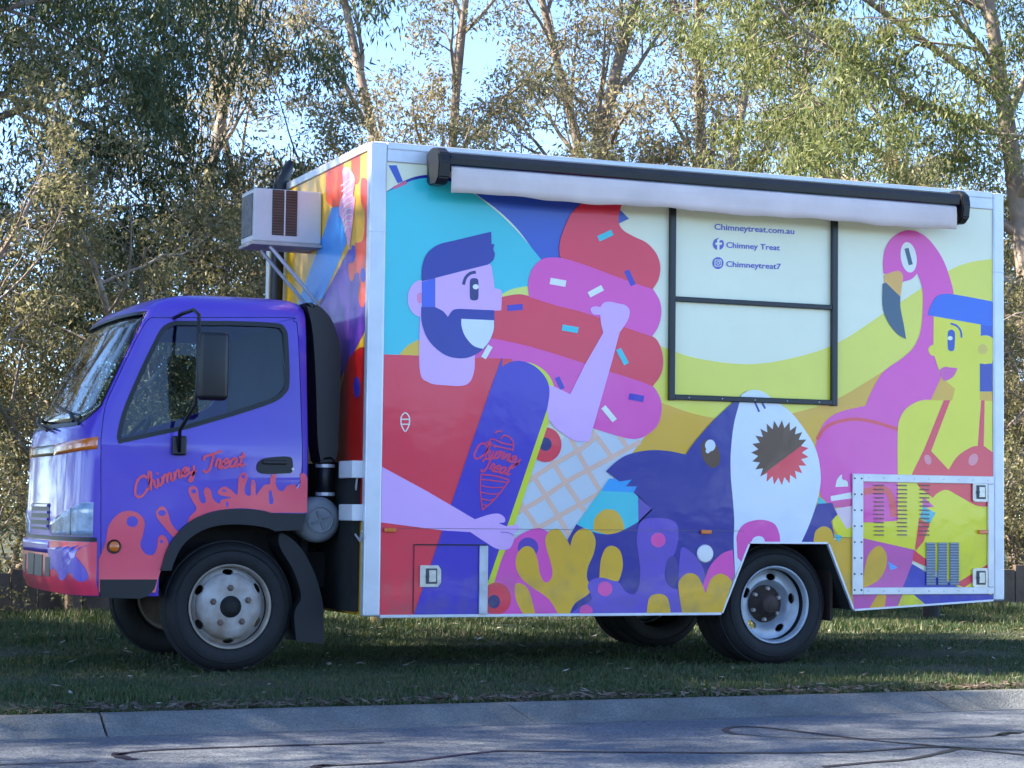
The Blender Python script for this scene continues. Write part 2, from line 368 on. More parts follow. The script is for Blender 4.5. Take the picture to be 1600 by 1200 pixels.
scatter_quads('leaf_litter', 3000, lambda n: -1.86 + np.abs(rg.normal(0, .16, n)), ((.05, .032, .02), (.12, .085, .055), (.22, .18, .14)), 'dry brown leaves and bark strewn along the kerb edge', lift=.025)
scatter_quads('fallen_leaves', 1300, lambda n: rg.uniform(-1.8, 6.5, n), ((.08, .05, .03), (.25, .19, .12), (.5, .46, .4)), 'pale fallen leaves scattered over the grass', size=(.012, .04), lift=.04)
# ------------------------------------------------------------------ trees and scrub behind the truck
class Tree:
    def __init__(s, seed): s.r = np.random.default_rng(seed); s.V = []; s.F = []; s.tips = []; s.n = 0
    def tube(s, P, Rr, k):
        P = np.array(P); n = len(P); T = np.gradient(P, axis=0); T /= np.linalg.norm(T, axis=1)[:, None] + 1e-9
        ref = np.array([.31, .87, .38]); u = np.cross(T, ref); u /= np.linalg.norm(u, axis=1)[:, None] + 1e-9; v = np.cross(T, u)
        a = np.arange(k) * 2 * np.pi / k; ring = P[:, None] + np.asarray(Rr)[:, None, None] * (u[:, None] * np.cos(a)[None, :, None] + v[:, None] * np.sin(a)[None, :, None])
        s.V.append(ring.reshape(-1, 3)); i = np.arange(n - 1)[:, None] * k; j = np.arange(k)[None]
        s.F.append(np.stack([s.n + i + j, s.n + i + (j + 1) % k, s.n + i + k + (j + 1) % k, s.n + i + k + j], -1).reshape(-1, 4)); s.n += n * k
    def branch(s, p, d, L, r, lev, o):
        ns = max(3, int(o['segs'][lev])); P = [np.array(p, float)]; d = np.array(d, float); d /= np.linalg.norm(d); D = [d]
        for i in range(ns):
            d = d + s.r.normal(0, o['wander'][lev], 3) + np.array([0, 0, o['trop'][lev]]); d /= np.linalg.norm(d); P.append(P[-1] + d * L / ns); D.append(d)
        t = np.linspace(0, 1, ns + 1); Rr = r * (1 - t * o['taper'][lev]); s.tube(P, Rr, [8, 6, 4, 3, 3][lev])
        if lev >= o['leaf_from']:
            for i in range(1, ns + 1):
                if t[i] > .35: s.tips.append((P[i], D[i], lev))
        if lev + 1 < o['levels']:
            nb = int(s.r.integers(*o['kids'][lev])); t0 = o['start'][lev]
            for b in range(nb):
                tt = t0 + (1 - t0) * (b + s.r.random()) / nb; x = tt * ns; i = min(int(x), ns - 1); f = x - i
                q = P[i] * (1 - f) + P[i + 1] * f; dd = D[i + 1]; az = b * 2.4 + s.r.uniform(-.6, .6); an = R(s.r.uniform(*o['angle'][lev]))
                a_ = np.cross(dd, [.2, .1, 1.0]); a_ /= np.linalg.norm(a_) + 1e-9; b_ = np.cross(dd, a_); nd = dd * math.cos(an) + (a_ * math.cos(az) + b_ * math.sin(az)) * math.sin(an)
                if 'bias' in o and lev == 0: nd = nd + np.array(o['bias'])
                s.branch(q, nd, L * s.r.uniform(*o['ratio'][lev]) * (1 - .45 * (tt - t0)), max(.004, Rr[i] * o['rr'][lev]), lev + 1, o)
    def leaves(s, nc, per, spread, size, droop, wr=.2):
        C = np.array([t[0] for t in s.tips]); C = C[s.r.permutation(len(C))[:nc]]; per_ = per; n = len(C) * per; sz = np.repeat(s.r.uniform(.55, 1.35, len(C)), per)[:, None]; c = np.repeat(C, per, 0) + s.r.normal(0, spread, (n, 3)) * sz * np.array([1, 1, .75])
        d = s.r.normal(0, 1, (n, 3)); d[:, 2] -= droop; d /= np.linalg.norm(d, axis=1)[:, None]; w_ = np.cross(d, s.r.normal(0, 1, (n, 3))); w_ /= np.linalg.norm(w_, axis=1)[:, None]
        L = s.r.uniform(*size, n)[:, None]; V = np.empty((n, 4, 3)); V[:, 0] = c; V[:, 1] = c + d * L * .45 + w_ * L * wr; V[:, 2] = c + d * L; V[:, 3] = c + d * L * .45 - w_ * L * wr
        V[..., 2] = np.maximum(V[..., 2], .05)
        return V.reshape(-1, 3), np.arange(n * 4).reshape(-1, 4)
barkA = mat('bark_grey_brown', (.15, .11, .085), rough=.9, var=.35, scale=5, bump=.6, bscale=14, col2=(.34, .28, .23)); barkB = mat('bark_pale', (.38, .31, .26), rough=.85, var=.3, scale=3, bump=.4, bscale=12, col2=(.20, .14, .11))
LG = leaf_mat('gum_leaf_dark', (.045, .07, .03), (.065, .095, .038), (.10, .12, .052), trans=.4); LB = leaf_mat('gum_leaf_bright', (.13, .165, .05), (.19, .22, .07), (.29, .29, .12), trans=.48)
LO = leaf_mat('scrub_leaf_olive', (.14, .14, .06), (.205, .19, .085), (.32, .275, .15), trans=.5); LT = leaf_mat('sparse_leaf_tan', (.19, .175, .085), (.28, .24, .125), (.40, .335, .22), trans=.5)
base = dict(levels=4, leaf_from=3, segs=[10, 6, 5, 3, 3], wander=[.06, .14, .2, .25, .3], trop=[.03, .06, .02, -.05, -.1], taper=[.75, .8, .85, .9, .9], kids=[(9, 11), (5, 7), (4, 6), (2, 3)], start=[.3, .25, .2, .2], angle=[(40, 70), (30, 60), (30, 65), (30, 70)], ratio=[(.38, .52), (.4, .55), (.4, .55), (.4, .6)], rr=[.5, .55, .55, .6])
def make(seed, H, r0, lm, bm_, leaf, **kw):
    o = dict(base); o.update(kw); t = Tree(seed); t.branch((0, 0, -.1), o.get('lean', (0, 0, 1)), H, r0, 0, o)
    for st in o.get('stems', []): t.branch((st[0], st[1], -.1), st[2:5], H * st[5], r0 * .8, 0, o)
    V, F = t.leaves(*leaf); print('TREE', seed, len(F), len(t.tips), sum(len(f) for f in t.F))
    def mesh(nm, V, F, mt, sm):
        ob = np_mesh(nm, V, F, mt, None, sm); me = ob.data; kill(ob); return me
    return mesh('trunk', np.concatenate(t.V), np.concatenate(t.F), bm_, True), mesh('crown', V, F, lm, False)
KIND = {
 'dark': make(11, 8.2, .17, LG, barkA, (760, 230, .19, (.06, .13), 1.8, .105), leaf_from=2, kids=[(15, 17), (8, 10), (6, 8), (2, 3)], start=[.38, .2, .15, .2], angle=[(55, 85), (30, 60), (35, 70), (30, 70)], ratio=[(.5, .7), (.4, .55), (.4, .55), (.4, .6)], trop=[.02, .02, -.02, -.1, -.1], bias=(.55, -.2, 0)),
 'bright': make(23, 9.5, .22, LB, barkB, (760, 220, .20, (.06, .14), 1.4, .11), leaf_from=2, kids=[(15, 17), (8, 10), (6, 8), (2, 3)], start=[.35, .2, .15, .2], ratio=[(.42, .6), (.42, .55), (.4, .55), (.4, .6)], angle=[(45, 80), (30, 60), (30, 65), (30, 70)], trop=[.02, .04, 0, -.05, -.1], bias=(-.35, -.15, 0)),
 'slim_a': make(31, 13, .12, LT, barkB, (200, 95, .17, (.05, .11), .8, .17), kids=[(16, 18), (4, 6), (3, 5), (2, 3)], start=[.22, .3, .2, .2], ratio=[(.17, .26), (.4, .55), (.4, .55), (.4, .6)], angle=[(22, 45), (25, 50), (30, 60), (30, 70)], wander=[.05, .1, .2, .25, .3]),
 'slim_b': make(37, 12, .15, LT, barkA, (220, 95, .17, (.05, .11), .8, .17), kids=[(18, 20), (4, 6), (3, 5), (2, 3)], start=[.15, .3, .2, .2], ratio=[(.16, .25), (.4, .55), (.4, .55), (.4, .6)], angle=[(20, 45), (25, 50), (30, 60), (30, 70)], wander=[.07, .1, .2, .25, .3]),
 'scrub_a': make(41, 4.6, .07, LO, barkB, (330, 85, .12, (.035, .08), .5, .2), kids=[(9, 11), (5, 7), (4, 6), (2, 3)], start=[.12, .2, .2, .2], wander=[.16, .2, .25, .3, .3], ratio=[(.35, .5), (.4, .55), (.4, .55), (.4, .6)], stems=[(.35, .2, .35, .2, 1, .9), (-.4, -.1, -.35, 0, 1, .85), (.1, -.4, .1, -.3, 1, .7)]),
 'scrub_b': make(47, 5.6, .08, LO, barkA, (330, 85, .14, (.04, .09), .6, .18), kids=[(10, 12), (5, 7), (4, 6), (2, 3)], start=[.1, .2, .2, .2], wander=[.13, .2, .25, .3, .3], ratio=[(.32, .48), (.4, .55), (.4, .55), (.4, .6)], stems=[(.5, .1, .3, .1, 1, .8), (-.35, .3, -.25, .1, 1, .9)]),
 'low': make(53, 1.9, .035, LO, barkB, (160, 45, .10, (.03, .07), .2, .22), levels=3, leaf_from=1, kids=[(7, 9), (4, 6), (3, 4)], start=[.05, .15, .2], wander=[.2, .25, .3], ratio=[(.4, .6), (.4, .6), (.4, .5)], stems=[(.3, .1, .5, .1, 1, .9), (-.3, 0, -.5, .1, 1, .8), (0, -.25, .1, -.5, 1, .8)]),
}
SPOT = ((150, 'ahead of the cab'), (370, 'behind the cab'), (520, 'behind the air conditioner'), (640, 'behind the front corner post'), (800, 'behind the bearded man'), (1040, 'behind the ice cream scoops'), (1305, 'behind the serving hatch'), (1500, 'behind the flamingo'), (9999, 'beyond the rear corner post'))
def spot(x, y):
    d = Vector((x, y, 1.5)) - CAM; px = 800 + FPX * d.dot(RIGHT) / d.dot(FWD); return next(t for a, t in SPOT if px < a)
def plant(name, kind, x, y, rz, sc, label, cat, group=None):
    tr, cr = KIND[kind]; e = empty(name, (x, y, 0)); e.rotation_euler = (0, 0, R(rz)); e.scale = (sc,) * 3; tag(e, label, cat, group)
    for nm, me in (('trunk', tr), ('crown', cr)):
        o = bpy.data.objects.new(nm, me); COL.objects.link(o); o.parent = e
    return e
plant('gum_tree', 'dark', -2.9, 10.2, 0, 1.15, 'dark leafy gum tree reaching out above the purple cab', 'tree')
plant('gum_tree', 'dark', -6.6, 3.2, 150, 1.15, 'unseen dark leafy gum tree added ahead of the truck for shade', 'tree')  # unseen tree, added to keep the sun off the cab and box front
plant('gum_tree', 'dark', -9.4, 2.6, 60, 1.1, 'unseen dark leafy gum tree added on the verge well ahead of the truck for shade', 'tree')  # unseen tree, added to shade the road and front verge
for x_, y_, rz_, sc_, lb in ((-14.5, 2.6, 20, 1.1, 'unseen leafy gum tree added further along the verge'), (-21, -.6, 110, 1.2, 'unseen leafy gum tree added close to the kerb far along the verge'), (-17, 7.5, 200, 1.2, 'unseen leafy gum tree added at the wood edge far along the verge')): plant('gum_tree', 'dark', x_, y_, rz_, sc_, lb, 'tree')  # unseen trees, added to darken the reflections in the cab paint
plant('gum_tree', 'bright', 12.4, 10.2, 0, 1.0, 'bright green gum tree with pale limbs overhanging the rear of the box', 'tree')
G1 = 'slim gum trees rising above the box'
for i, (x, y, k, rz, sc) in enumerate([(6.3, 17.5, 'slim_a', 0, 1.0), (7.3, 18.5, 'slim_a', 130, .95), (8.5, 17, 'slim_b', 40, 1.08), (10.3, 18.5, 'slim_b', 200, 1.0), (11.2, 17.5, 'slim_a', 250, 1.02), (12.0, 19, 'slim_b', 300, 1.05), (3.2, 19, 'slim_b', 90, .95), (5.2, 21, 'slim_a', 60, .9), (16.5, 21, 'slim_a', 20, 1.0)]):
    plant('slim_gum_tree', k, x, y, rz, sc, 'tall slim sparse gum tree with %s trunk %s' % ('pale' if 'a' == k[-1] else 'dark', spot(x, y)), 'tree', G1)
G2 = 'scrub trees behind the truck'
for i, (x, y, k, rz, sc) in enumerate([(-5.4, 8.2, 'scrub_a', 40, 1.0), (-8.2, 8.8, 'scrub_b', 0, 1.05), (-1.2, 8.6, 'scrub_a', 0, .95), (.3, 9.4, 'scrub_b', 70, .85), (1.8, 9.0, 'scrub_a', 140, 1.0), (3.4, 10.0, 'scrub_b', 200, .95), (5.0, 11.5, 'scrub_a', 260, 1.1), (6.8, 12.2, 'scrub_b', 20, .9), (8.6, 12.4, 'scrub_a', 80, 1.0), (10.4, 12.6, 'scrub_b', 150, .95), (13.2, 12.0, 'scrub_b', 280, 1.0), (10.6, 8.3, 'scrub_b', 10, .8), (12.2, 8.8, 'scrub_a', 100, .9),
(0.2, 13, 'scrub_b', 30, 1.05), (2.6, 13.8, 'scrub_b', 110, 1.0), (7.4, 15.5, 'scrub_a', 190, 1.2), (12.6, 16, 'scrub_a', 10, 1.3), (15.6, 16, 'scrub_b', 80, 1.2)]):
    plant('scrub_tree', k, x, y, rz, sc, '%s olive scrub tree with %s twisted stems %s' % ('small bushy' if sc < 1.0 else 'large bushy' if sc > 1.18 else 'bushy', 'pale' if k[-1] == 'a' else 'dark', spot(x, y)), 'tree', G2)
for i, (x, y, rz, sc) in enumerate([(-1.0, 7.0, 0, .9), (.2, 7.4, 60, 1.0), (1.5, 7.2, 130, .8), (3.0, 7.6, 200, 1.0), (4.6, 7.8, 250, .9), (6.4, 8.0, 20, 1.0), (8.0, 7.6, 90, .9), (9.4, 7.2, 160, 1.0), (10.4, 6.8, 220, .9)]):
    plant('low_shrub', 'low', x, y, rz, sc, 'low twiggy olive shrub at the foot of the scrub ' + spot(x, y), 'shrub', 'low shrubs along the edge of the scrub')
# far wood closing the view, and the trees across the road that the glossy panel mirrors
fw = KIND['scrub_b'][1]; Vs = np.empty(len(fw.vertices) * 3, np.float32); fw.vertices.foreach_get('co', Vs); Vs = Vs.reshape(-1, 4, 3)[::3]; parts_ = []
for i in range(26):
    a = rg.uniform(0, 6.28); s_ = rg.uniform(.8, 1.05); c, s2 = math.cos(a), math.sin(a); q = Vs * s_; q = (q - q.mean(1, keepdims=True)) * 1.9 + q.mean(1, keepdims=True)
    parts_.append(np.stack([q[..., 0] * c - q[..., 1] * s2 + rg.uniform(-6, 30), q[..., 0] * s2 + q[..., 1] * c + rg.uniform(26, 38), np.maximum(q[..., 2], .05)], -1))
q = np.concatenate(parts_).reshape(-1, 3); tag(np_mesh('far_wood', q, np.arange(len(q)).reshape(-1, 4), LO), 'dense olive woodland far behind the scrub trees', 'woodland', kind='stuff')
q = np.concatenate([p * np.array([1, 1, .8]) for p in parts_]).reshape(-1, 3) * np.array([2.4, 1, 1]) + np.array([-45, -76, 0]); tag(np_mesh('wood_across_road', q, np.arange(len(q)).reshape(-1, 4), LG), 'dark belt of trees across the road', 'woodland', kind='stuff')
# low timber barrier along the back of the grass
timber = mat('weathered_timber', (.16, .11, .075), rough=.9, var=.35, scale=6, bump=.5, bscale=25, col2=(.09, .06, .045))
tb = empty('timber_barrier', (3, 6.35, 0)); tag(tb, 'low weathered timber barrier of short boards and posts behind the grass', 'barrier')
x = -9.0; i = 0
while x < 14:
    wd_ = rnd.uniform(.16, .3); hh = .40 + rnd.uniform(-.05, .05); b = box_obj('board', (x - 3, x + wd_ - .012 - 3, rnd.uniform(-.01, .01), .045 + rnd.uniform(0, .01), -.05, hh), timber, tb, .006); x += wd_; i += 1
for px in (-6.5, -3.6, -.8, 2.0, 4.9, 7.7):
    bm = bmesh.new(); tube(bm, [(px - .0, -.08, -.1), (px, -.08, .47), (px, -.08, .49)], [.075, .075, .06], 10); bm_obj('post', bm, timber, tb, False)
for px, Y, nm, lab in ((1455, 4.9, 'bollard', 'short dark timber bollard in the grass beyond the rear corner'),):
    p = ground_px(px, 968, 0); bm = bmesh.new(); tube(bm, [(0, 0, -.1), (0, 0, .44), (0, 0, .46)], [.075, .075, .06], 12); o = bm_obj(nm, bm, mat('dark_timber', (.03, .026, .022), rough=.85, var=.3), None); o.location = (p.x, p.y, 0); tag(o, lab, 'bollard')
p = ground_px(588, 975, 0); bm = bmesh.new(); tube(bm, [(0, 0, -.1), (0, 0, .36), (0, 0, .38)], [.05, .05, .04], 12); o = bm_obj('marker_post', bm, mat('yellow_timber', (.42, .30, .12), rough=.8, var=.2), None); o.location = (p.x, p.y, 0); tag(o, 'short yellowish marker post standing in the lit grass under the box', 'post')
# ------------------------------------------------------------------ the food truck
truck = empty('food_truck', (1.2, 1.1, 0))
tag(truck, 'purple cab food truck with colourful cartoon mural and rolled awning parked on the grass verge', 'food truck')
truck_inv = truck.matrix_basis.inverted()
class _T: pass
alu = mat('aluminium_trim', (.62, .64, .67), rough=.38, metal=.35, var=.08, scale=5, bump=.05, bscale=30)
alu2 = mat('aluminium_dirty', (.50, .51, .52), rough=.45, metal=.3, var=.2, scale=9, bump=.1)
black = mat('black_plastic', (.006, .0065, .008), rough=.42, var=.2)
frame_black = mat('black_frame', (.010, .012, .016), rough=.35, var=.2)
under = mat('underbody', (.012, .011, .010), rough=.85, var=.4)
rubber = mat('tyre_rubber', (.010, .010, .011), rough=.75, var=.3, scale=12, bump=.1)
white_paint = mat('white_box_paint', (.66, .67, .68), rough=.4, var=.05)
purple = mat('cab_purple_paint', (.092, .045, .48), rough=.36, coat=.5, var=.04, scale=3, bump=.03, bscale=3)
amber = mat('amber_lens', (.75, .17, .02), rough=.2, coat=.6, var=.1)
XB0, XB1, ZB, ZT = -.095, 4.313, .33, 3.08
W = 2.2
# ---- box body
prof = [(XB0, ZB), (2.229, ZB), (2.42, .765), (2.985, .765), (3.174, .342), (XB1, .402), (XB1, ZT), (XB0, ZT)]
bm = bmesh.new(); prism(bm, [(x, 0, z) for x, z in prof], [(x, W, z) for x, z in prof])
bx = bm_obj('box_body', bm, [white_paint, under], truck)
for i in (2, 3, 4, 5, 6): bx.data.polygons[i].material_index = 1
XP0, XP1 = .0, 4.236
CLIP = [(0, .001, True), (0, XP1 - .001, False), (1, ZB + .004, True), (1, 3.0, False)]
mural = empty('mural', (0, 0, 0), truck)
V_ = vinyl
CREAM = V_(250, 230, 204)
flat('mural_background', [], PX, 'y', mural) if False else None
prof2 = [(XP0, ZB + .002), (2.231, ZB + .002), (2.4215, .7665), (2.9835, .7665), (3.1755, .3435), (XP1, .4), (XP1, 3.0), (XP0, 3.0)]
me = bpy.data.meshes.new('mural_background'); me.from_pydata([(x, -.0012, z) for x, z in prof2], [], [list(range(8))]); link('mural_background', me, CREAM, mural)
TEAL = V_(60, 186, 206); NAVY = V_(30, 50, 150); BLUE = V_(55, 85, 185); SKIN = V_(208, 165, 232); RED = V_(244, 56, 80); PURP = V_(66, 54, 180); LIMEE = V_(200, 208, 46)
MUST = V_(212, 165, 46); YG = V_(216, 212, 84); CELL = V_(188, 197, 215); LATT = V_(220, 178, 165); PINK = V_(218, 78, 175); LIME = V_(218, 210, 30); SHK = V_(24, 40, 142)
SWH = V_(205, 215, 250); DARK = V_(88, 62, 48); COR = V_(98, 76, 184); WHT = V_(215, 220, 222); BEAK = V_(220, 165, 80); BKD = V_(58, 84, 108); DNAVY = V_(40, 45, 112); ORNG = V_(228, 82, 36)
YEL = V_(222, 178, 52)
# sky, hill and sun shapes
flat('mural_backdrop', [
    (1, BLUE, [(430, 200, 1), (1050, 200, 1), (1000, 380, 1), (885, 620, 1), (795, 625, 1), (690, 480), (580, 375), (430, 270, 1)]),
    (2, NAVY, [(60, 305, 1), (160, 245), (240, 222), (330, 222), (450, 262, 1), (450, 300, 1), (330, 245), (240, 236), (160, 262), (60, 322, 1)]),
    (3, TEAL, [(40, 318, 1), (150, 262), (240, 236), (330, 240), (440, 283), (560, 368), (680, 480), (800, 622, 1), (760, 720, 1), (730, 900, 1), (600, 1060, 1), (40, 1062, 1)]),
    (2, BLUE, [(80, 175, 1), (118, 175, 1), (148, 250, 1), (124, 260, 1)]),
    (3.5, V_(205, 90, 140), [(100, 276, 1), (162, 247, 1), (168, 262, 1), (106, 288, 1)]),
    (4, V_(205, 215, 110), [(600, 785, 1), (660, 755), (740, 740, 1), (750, 820, 1), (600, 820, 1)]),
    (4, YEL, [(130, 1064, 1), (170, 1020), (230, 988, 1), (230, 1070, 1)])], Z2, 'y', mural, clipbox=CLIP)
flat('mural_hills', [
    (1, YG, [(1005, 525, 1), (1033, 541), (1090, 560), (1168, 569), (1240, 559), (1308, 536), (1380, 490), (1437, 452), (1484, 422), (1515, 410), (1547, 405), (1570, 402, 1), (1570, 720, 1), (1000, 720, 1)]),
    (2, MUST, [(985, 640, 1), (1020, 624, 1), (1072, 643), (1115, 653), (1160, 656), (1200, 653), (1237, 646), (1304, 625), (1380, 580), (1440, 540, 1), (1440, 780, 1), (1290, 846, 1), (1150, 846, 1), (930, 780, 1), (940, 700, 1)]),
    (3, MUST, [(1294, 846, 1), (1330, 836, 1), (1331, 930, 1), (1334, 950, 1)])], PX, 'y', mural, clipbox=CLIP)
# ice cream cone and scoops
lat = [[(880, 340), (960, 490), (1035, 615)], [(985, 325), (1080, 450)], [(800, 450), (870, 560), (950, 680)], [(720, 520), (800, 650), (890, 800)], [(660, 640), (750, 770)], [(1090, 320), (1150, 410)],
       [(640, 695), (760, 625), (870, 550), (1000, 480), (1200, 372)], [(720, 770), (860, 690), (1010, 605), (1080, 550)], [(690, 555), (800, 480), (940, 400), (1010, 340)]]
flat('mural_cone', [(4, CELL, [(900, 320, 1), (1230, 335, 1), (1060, 560, 1), (872, 808, 1), (780, 790, 1), (580, 790, 1), (700, 480, 1)])] +
     [(5 + .1 * i, LATT, stroke(p, 21)) for i, p in enumerate(lat)], Z3, 'y', mural)
S4 = [(761, 526, 1), (813, 537), (863, 551), (913, 567), (956, 581), (1000, 595), (1019, 603), (1031, 622), (1033, 641), (1027, 664), (1008, 681), (988, 686), (957, 679), (925, 669, 1), (880, 650, 1), (800, 610, 1), (735, 565, 1)]
S3 = [(775, 466, 1), (807, 460), (827, 463), (867, 476), (913, 488), (980, 512), (1018, 525), (1031, 541), (1035.5, 563), (1032, 585), (1019, 604, 1), (1000, 596), (956, 582), (913, 568), (863, 552), (813, 538), (765, 528, 1)]
S2 = [(875, 403, 1), (857, 402.6), (843, 407), (830, 422), (824.5, 443), (826, 464, 1), (867, 477), (913, 489), (980, 513), (1018, 526, 1), (1028, 510), (1032.5, 490), (1030, 470), (1019, 451, 1), (980, 438), (913, 413)]
S1 = [(973, 312, 1), (967, 333), (966, 348), (973, 360), (990, 370), (1010, 380), (1025, 397), (1031, 417), (1028, 437), (1019, 452, 1), (980, 439), (913, 414), (874, 402, 1), (873, 387), (877, 367), (890, 337), (908, 317), (915, 306, 1), (974, 306, 1)]
sp = [(1095, 505, 72, 28, -25, TEAL), (1210, 703, 75, 25, 65, PURP), (873, 724, 75, 30, 10, WHT), (1050, 766, 72, 28, -28, WHT), (672, 842, 72, 28, -5, PURP), (930, 942, 76, 28, 10, TEAL), (1175, 1072, 80, 25, 62, TEAL), (540, 1050, 65, 25, -60, WHT),
      (882, 1196, 60, 22, 65, PURP), (1240, 1264, 70, 30, 10, PURP), (1112, 1340, 84, 26, 50, WHT)]
flat('mural_scoops', [(6, PINK, S4), (7, RED, S3), (8, PINK, S2), (9, RED, S1), (8, BLUE, [(966, 326, 1), (982, 342, 1), (965, 350, 1)])], PX, 'y', mural)
for a, b, l_, w_, r_, c in sp: flat('sprinkle', [(10, c, rect(a, b, l_, w_, r_))], Z2, 'y', mural)
# the bearded man with his board
flat('mural_man', [
    (7.5, RED, cv(PX, [(580, 553, 1), (800, 561, 1), (810, 700, 1), (710, 962, 1), (580, 966, 1)])),
    (8, SKIN, cv(Z2, ell(232, 800, 63, 86))), (8.6, V_(215, 130, 178), cv(Z2, ell(226, 797, 14, 26))),
    (8.5, SKIN, [(656, 470, 1), (655, 575), (668, 597), (695, 602), (728, 601), (740, 580), (741, 540, 1), (741, 470, 1)]),
    (9, SKIN, cv(Z2, [(236, 715, 1), (420, 660, 1), (545, 636), (568, 690), (576, 752, 1), (600, 758), (610, 775), (607, 855, 1), (575, 857, 1), (570, 905, 1), (236, 905, 1)])),
    (10, NAVY, cv(Z2, [(235, 720, 1), (237, 650), (260, 590), (312, 548), (400, 525), (560, 487, 1), (562, 545, 1), (575, 545, 1), (570, 570, 1), (578, 590, 1), (570, 620), (545, 641, 1), (420, 672, 1)])),
    (10, V_(68, 92, 210), cv(Z2, [(235, 722, 1), (298, 703, 1), (298, 845, 1), (235, 845, 1)])),
    (11, NAVY, cv(Z2, [(232, 840, 1), (298, 840, 1), (335, 860), (357, 886, 1), (380, 855), (410, 848, 1), (575, 855, 1), (575, 920, 1), (565, 970), (530, 1030), (470, 1070), (410, 1080), (340, 1062), (270, 1000), (236, 920)])),
    (12, SWH, cv(Z2, [(420, 895, 1), (573, 902, 1), (570, 950), (550, 1000), (521, 1036, 1), (475, 1020), (437, 975), (421, 930)])),
    (11, DNAVY, cv(Z2, [(460, 725), (465, 709), (480, 704), (496, 709), (500, 725), (500, 790), (495, 805), (480, 809), (465, 805), (460, 790)])), (12, WHT, cv(Z2, ell(487, 745, 14, 12))),
    (11, DNAVY, cv(Z2, ribbon([(430, 735), (440, 703), (462, 682), (488, 676)], 14)))], PX, 'y', mural, clipbox=CLIP)
flat('mural_board', [
    (9.5, RED, cv(Z3, ell(775, 385, 72, 78))), (10, DNAVY, cv(Z3, ell(775, 383, 28, 30))),
    (10.5, LIMEE, cv(Z3, [(640, 14, 1), (720, 24), (785, 70), (817, 145), (803, 245, 1), (524, 1080, 1), (505, 1140, 1), (400, 1100, 1)])),
    (11.5, PURP, cv(Z3, [(186, 1150, 1), (546, 92), (585, 36), (650, 11), (722, 32), (775, 85), (793, 145), (783, 225, 1), (515, 1010, 1), (505, 1150, 1)]))], PX, 'y', mural, clipbox=CLIP)
flat('mural_arms', [
    (11, SKIN, [(921.7, 483), (928, 479), (937, 480, 1), (943, 473), (953, 471.7), (963, 474), (976, 477), (982.7, 485), (980, 500), (967, 520, 1), (956, 562, 1), (919.6, 690, 1), (895, 688), (866, 668, 1), (856, 655, 1), (850, 600, 1), (867, 605, 1), (890, 616, 1), (913, 570, 1), (941.7, 520, 1), (938, 505), (937, 492, 1), (926, 491)]),
    (13, SKIN, cv(Z3, [(20, 470, 1), (250, 595, 1), (460, 718, 1), (520, 698), (565, 693), (592, 710), (592, 731), (568, 735), (600, 749, 1), (648, 744), (655, 762), (628, 782, 1), (636, 800), (614, 848), (560, 850), (500, 815), (440, 775, 1), (320, 768, 1), (20, 729, 1)])),
    (14, V_(150, 118, 190), cv(Z3, ribbon([(575, 775), (610, 778), (632, 790)], 5)))], PX, 'y', mural, clipbox=CLIP)
Zl = conv(720, 640, .1583)
logo = script('Chimney', [Zl(120, 488), Zl(330, 470), Zl(560, 545)], 11, 3) + script('Treat', [Zl(185, 610), Zl(320, 612), Zl(470, 650)], 11, 3)
logo += [stroke([Zl(p[0], p[1]) for p in q], w_) for q, w_ in (([(190, 635, 1), (186, 800), (205, 990, 1)], 2), ([(205, 990, 1), (330, 880), (470, 700, 1)], 2.2), ([(190, 640), (330, 655), (470, 695)], 2.4), ([(195, 690), (300, 700), (450, 720)], 2), ([(195, 750), (300, 770), (430, 765)], 1.8), ([(190, 815), (300, 835), (385, 825)], 1.8), ([(195, 880), (270, 895), (330, 880)], 1.8), ([(200, 935), (240, 945), (265, 940)], 1.6),
        ([(260, 340), (300, 290), (400, 330), (505, 350)], 2.2), ([(300, 350), (380, 370), (510, 400)], 2.2), ([(385, 290), (420, 255), (480, 280), (512, 340), (500, 410)], 2.2), ([(330, 235), (355, 215), (400, 215)], 2.4), ([(235, 350), (250, 320), (290, 330)], 2))]
flat('mural_logo', [(13 + .12 * i, V_(205, 60, 110), s_) for i, s_ in enumerate(logo)], PX, 'y', mural)
ic = [[(132, 297), (132, 262), (150, 243), (168, 262), (168, 297)], [(131, 272), (169, 272)], [(131, 294), (169, 294)], [(132, 296), (150, 326), (168, 296)]]
flat('mural_shirt_icon', [(9 + .12 * i, WHT, stroke(p, 5)) for i, p in enumerate(ic)], Z3, 'y', mural)
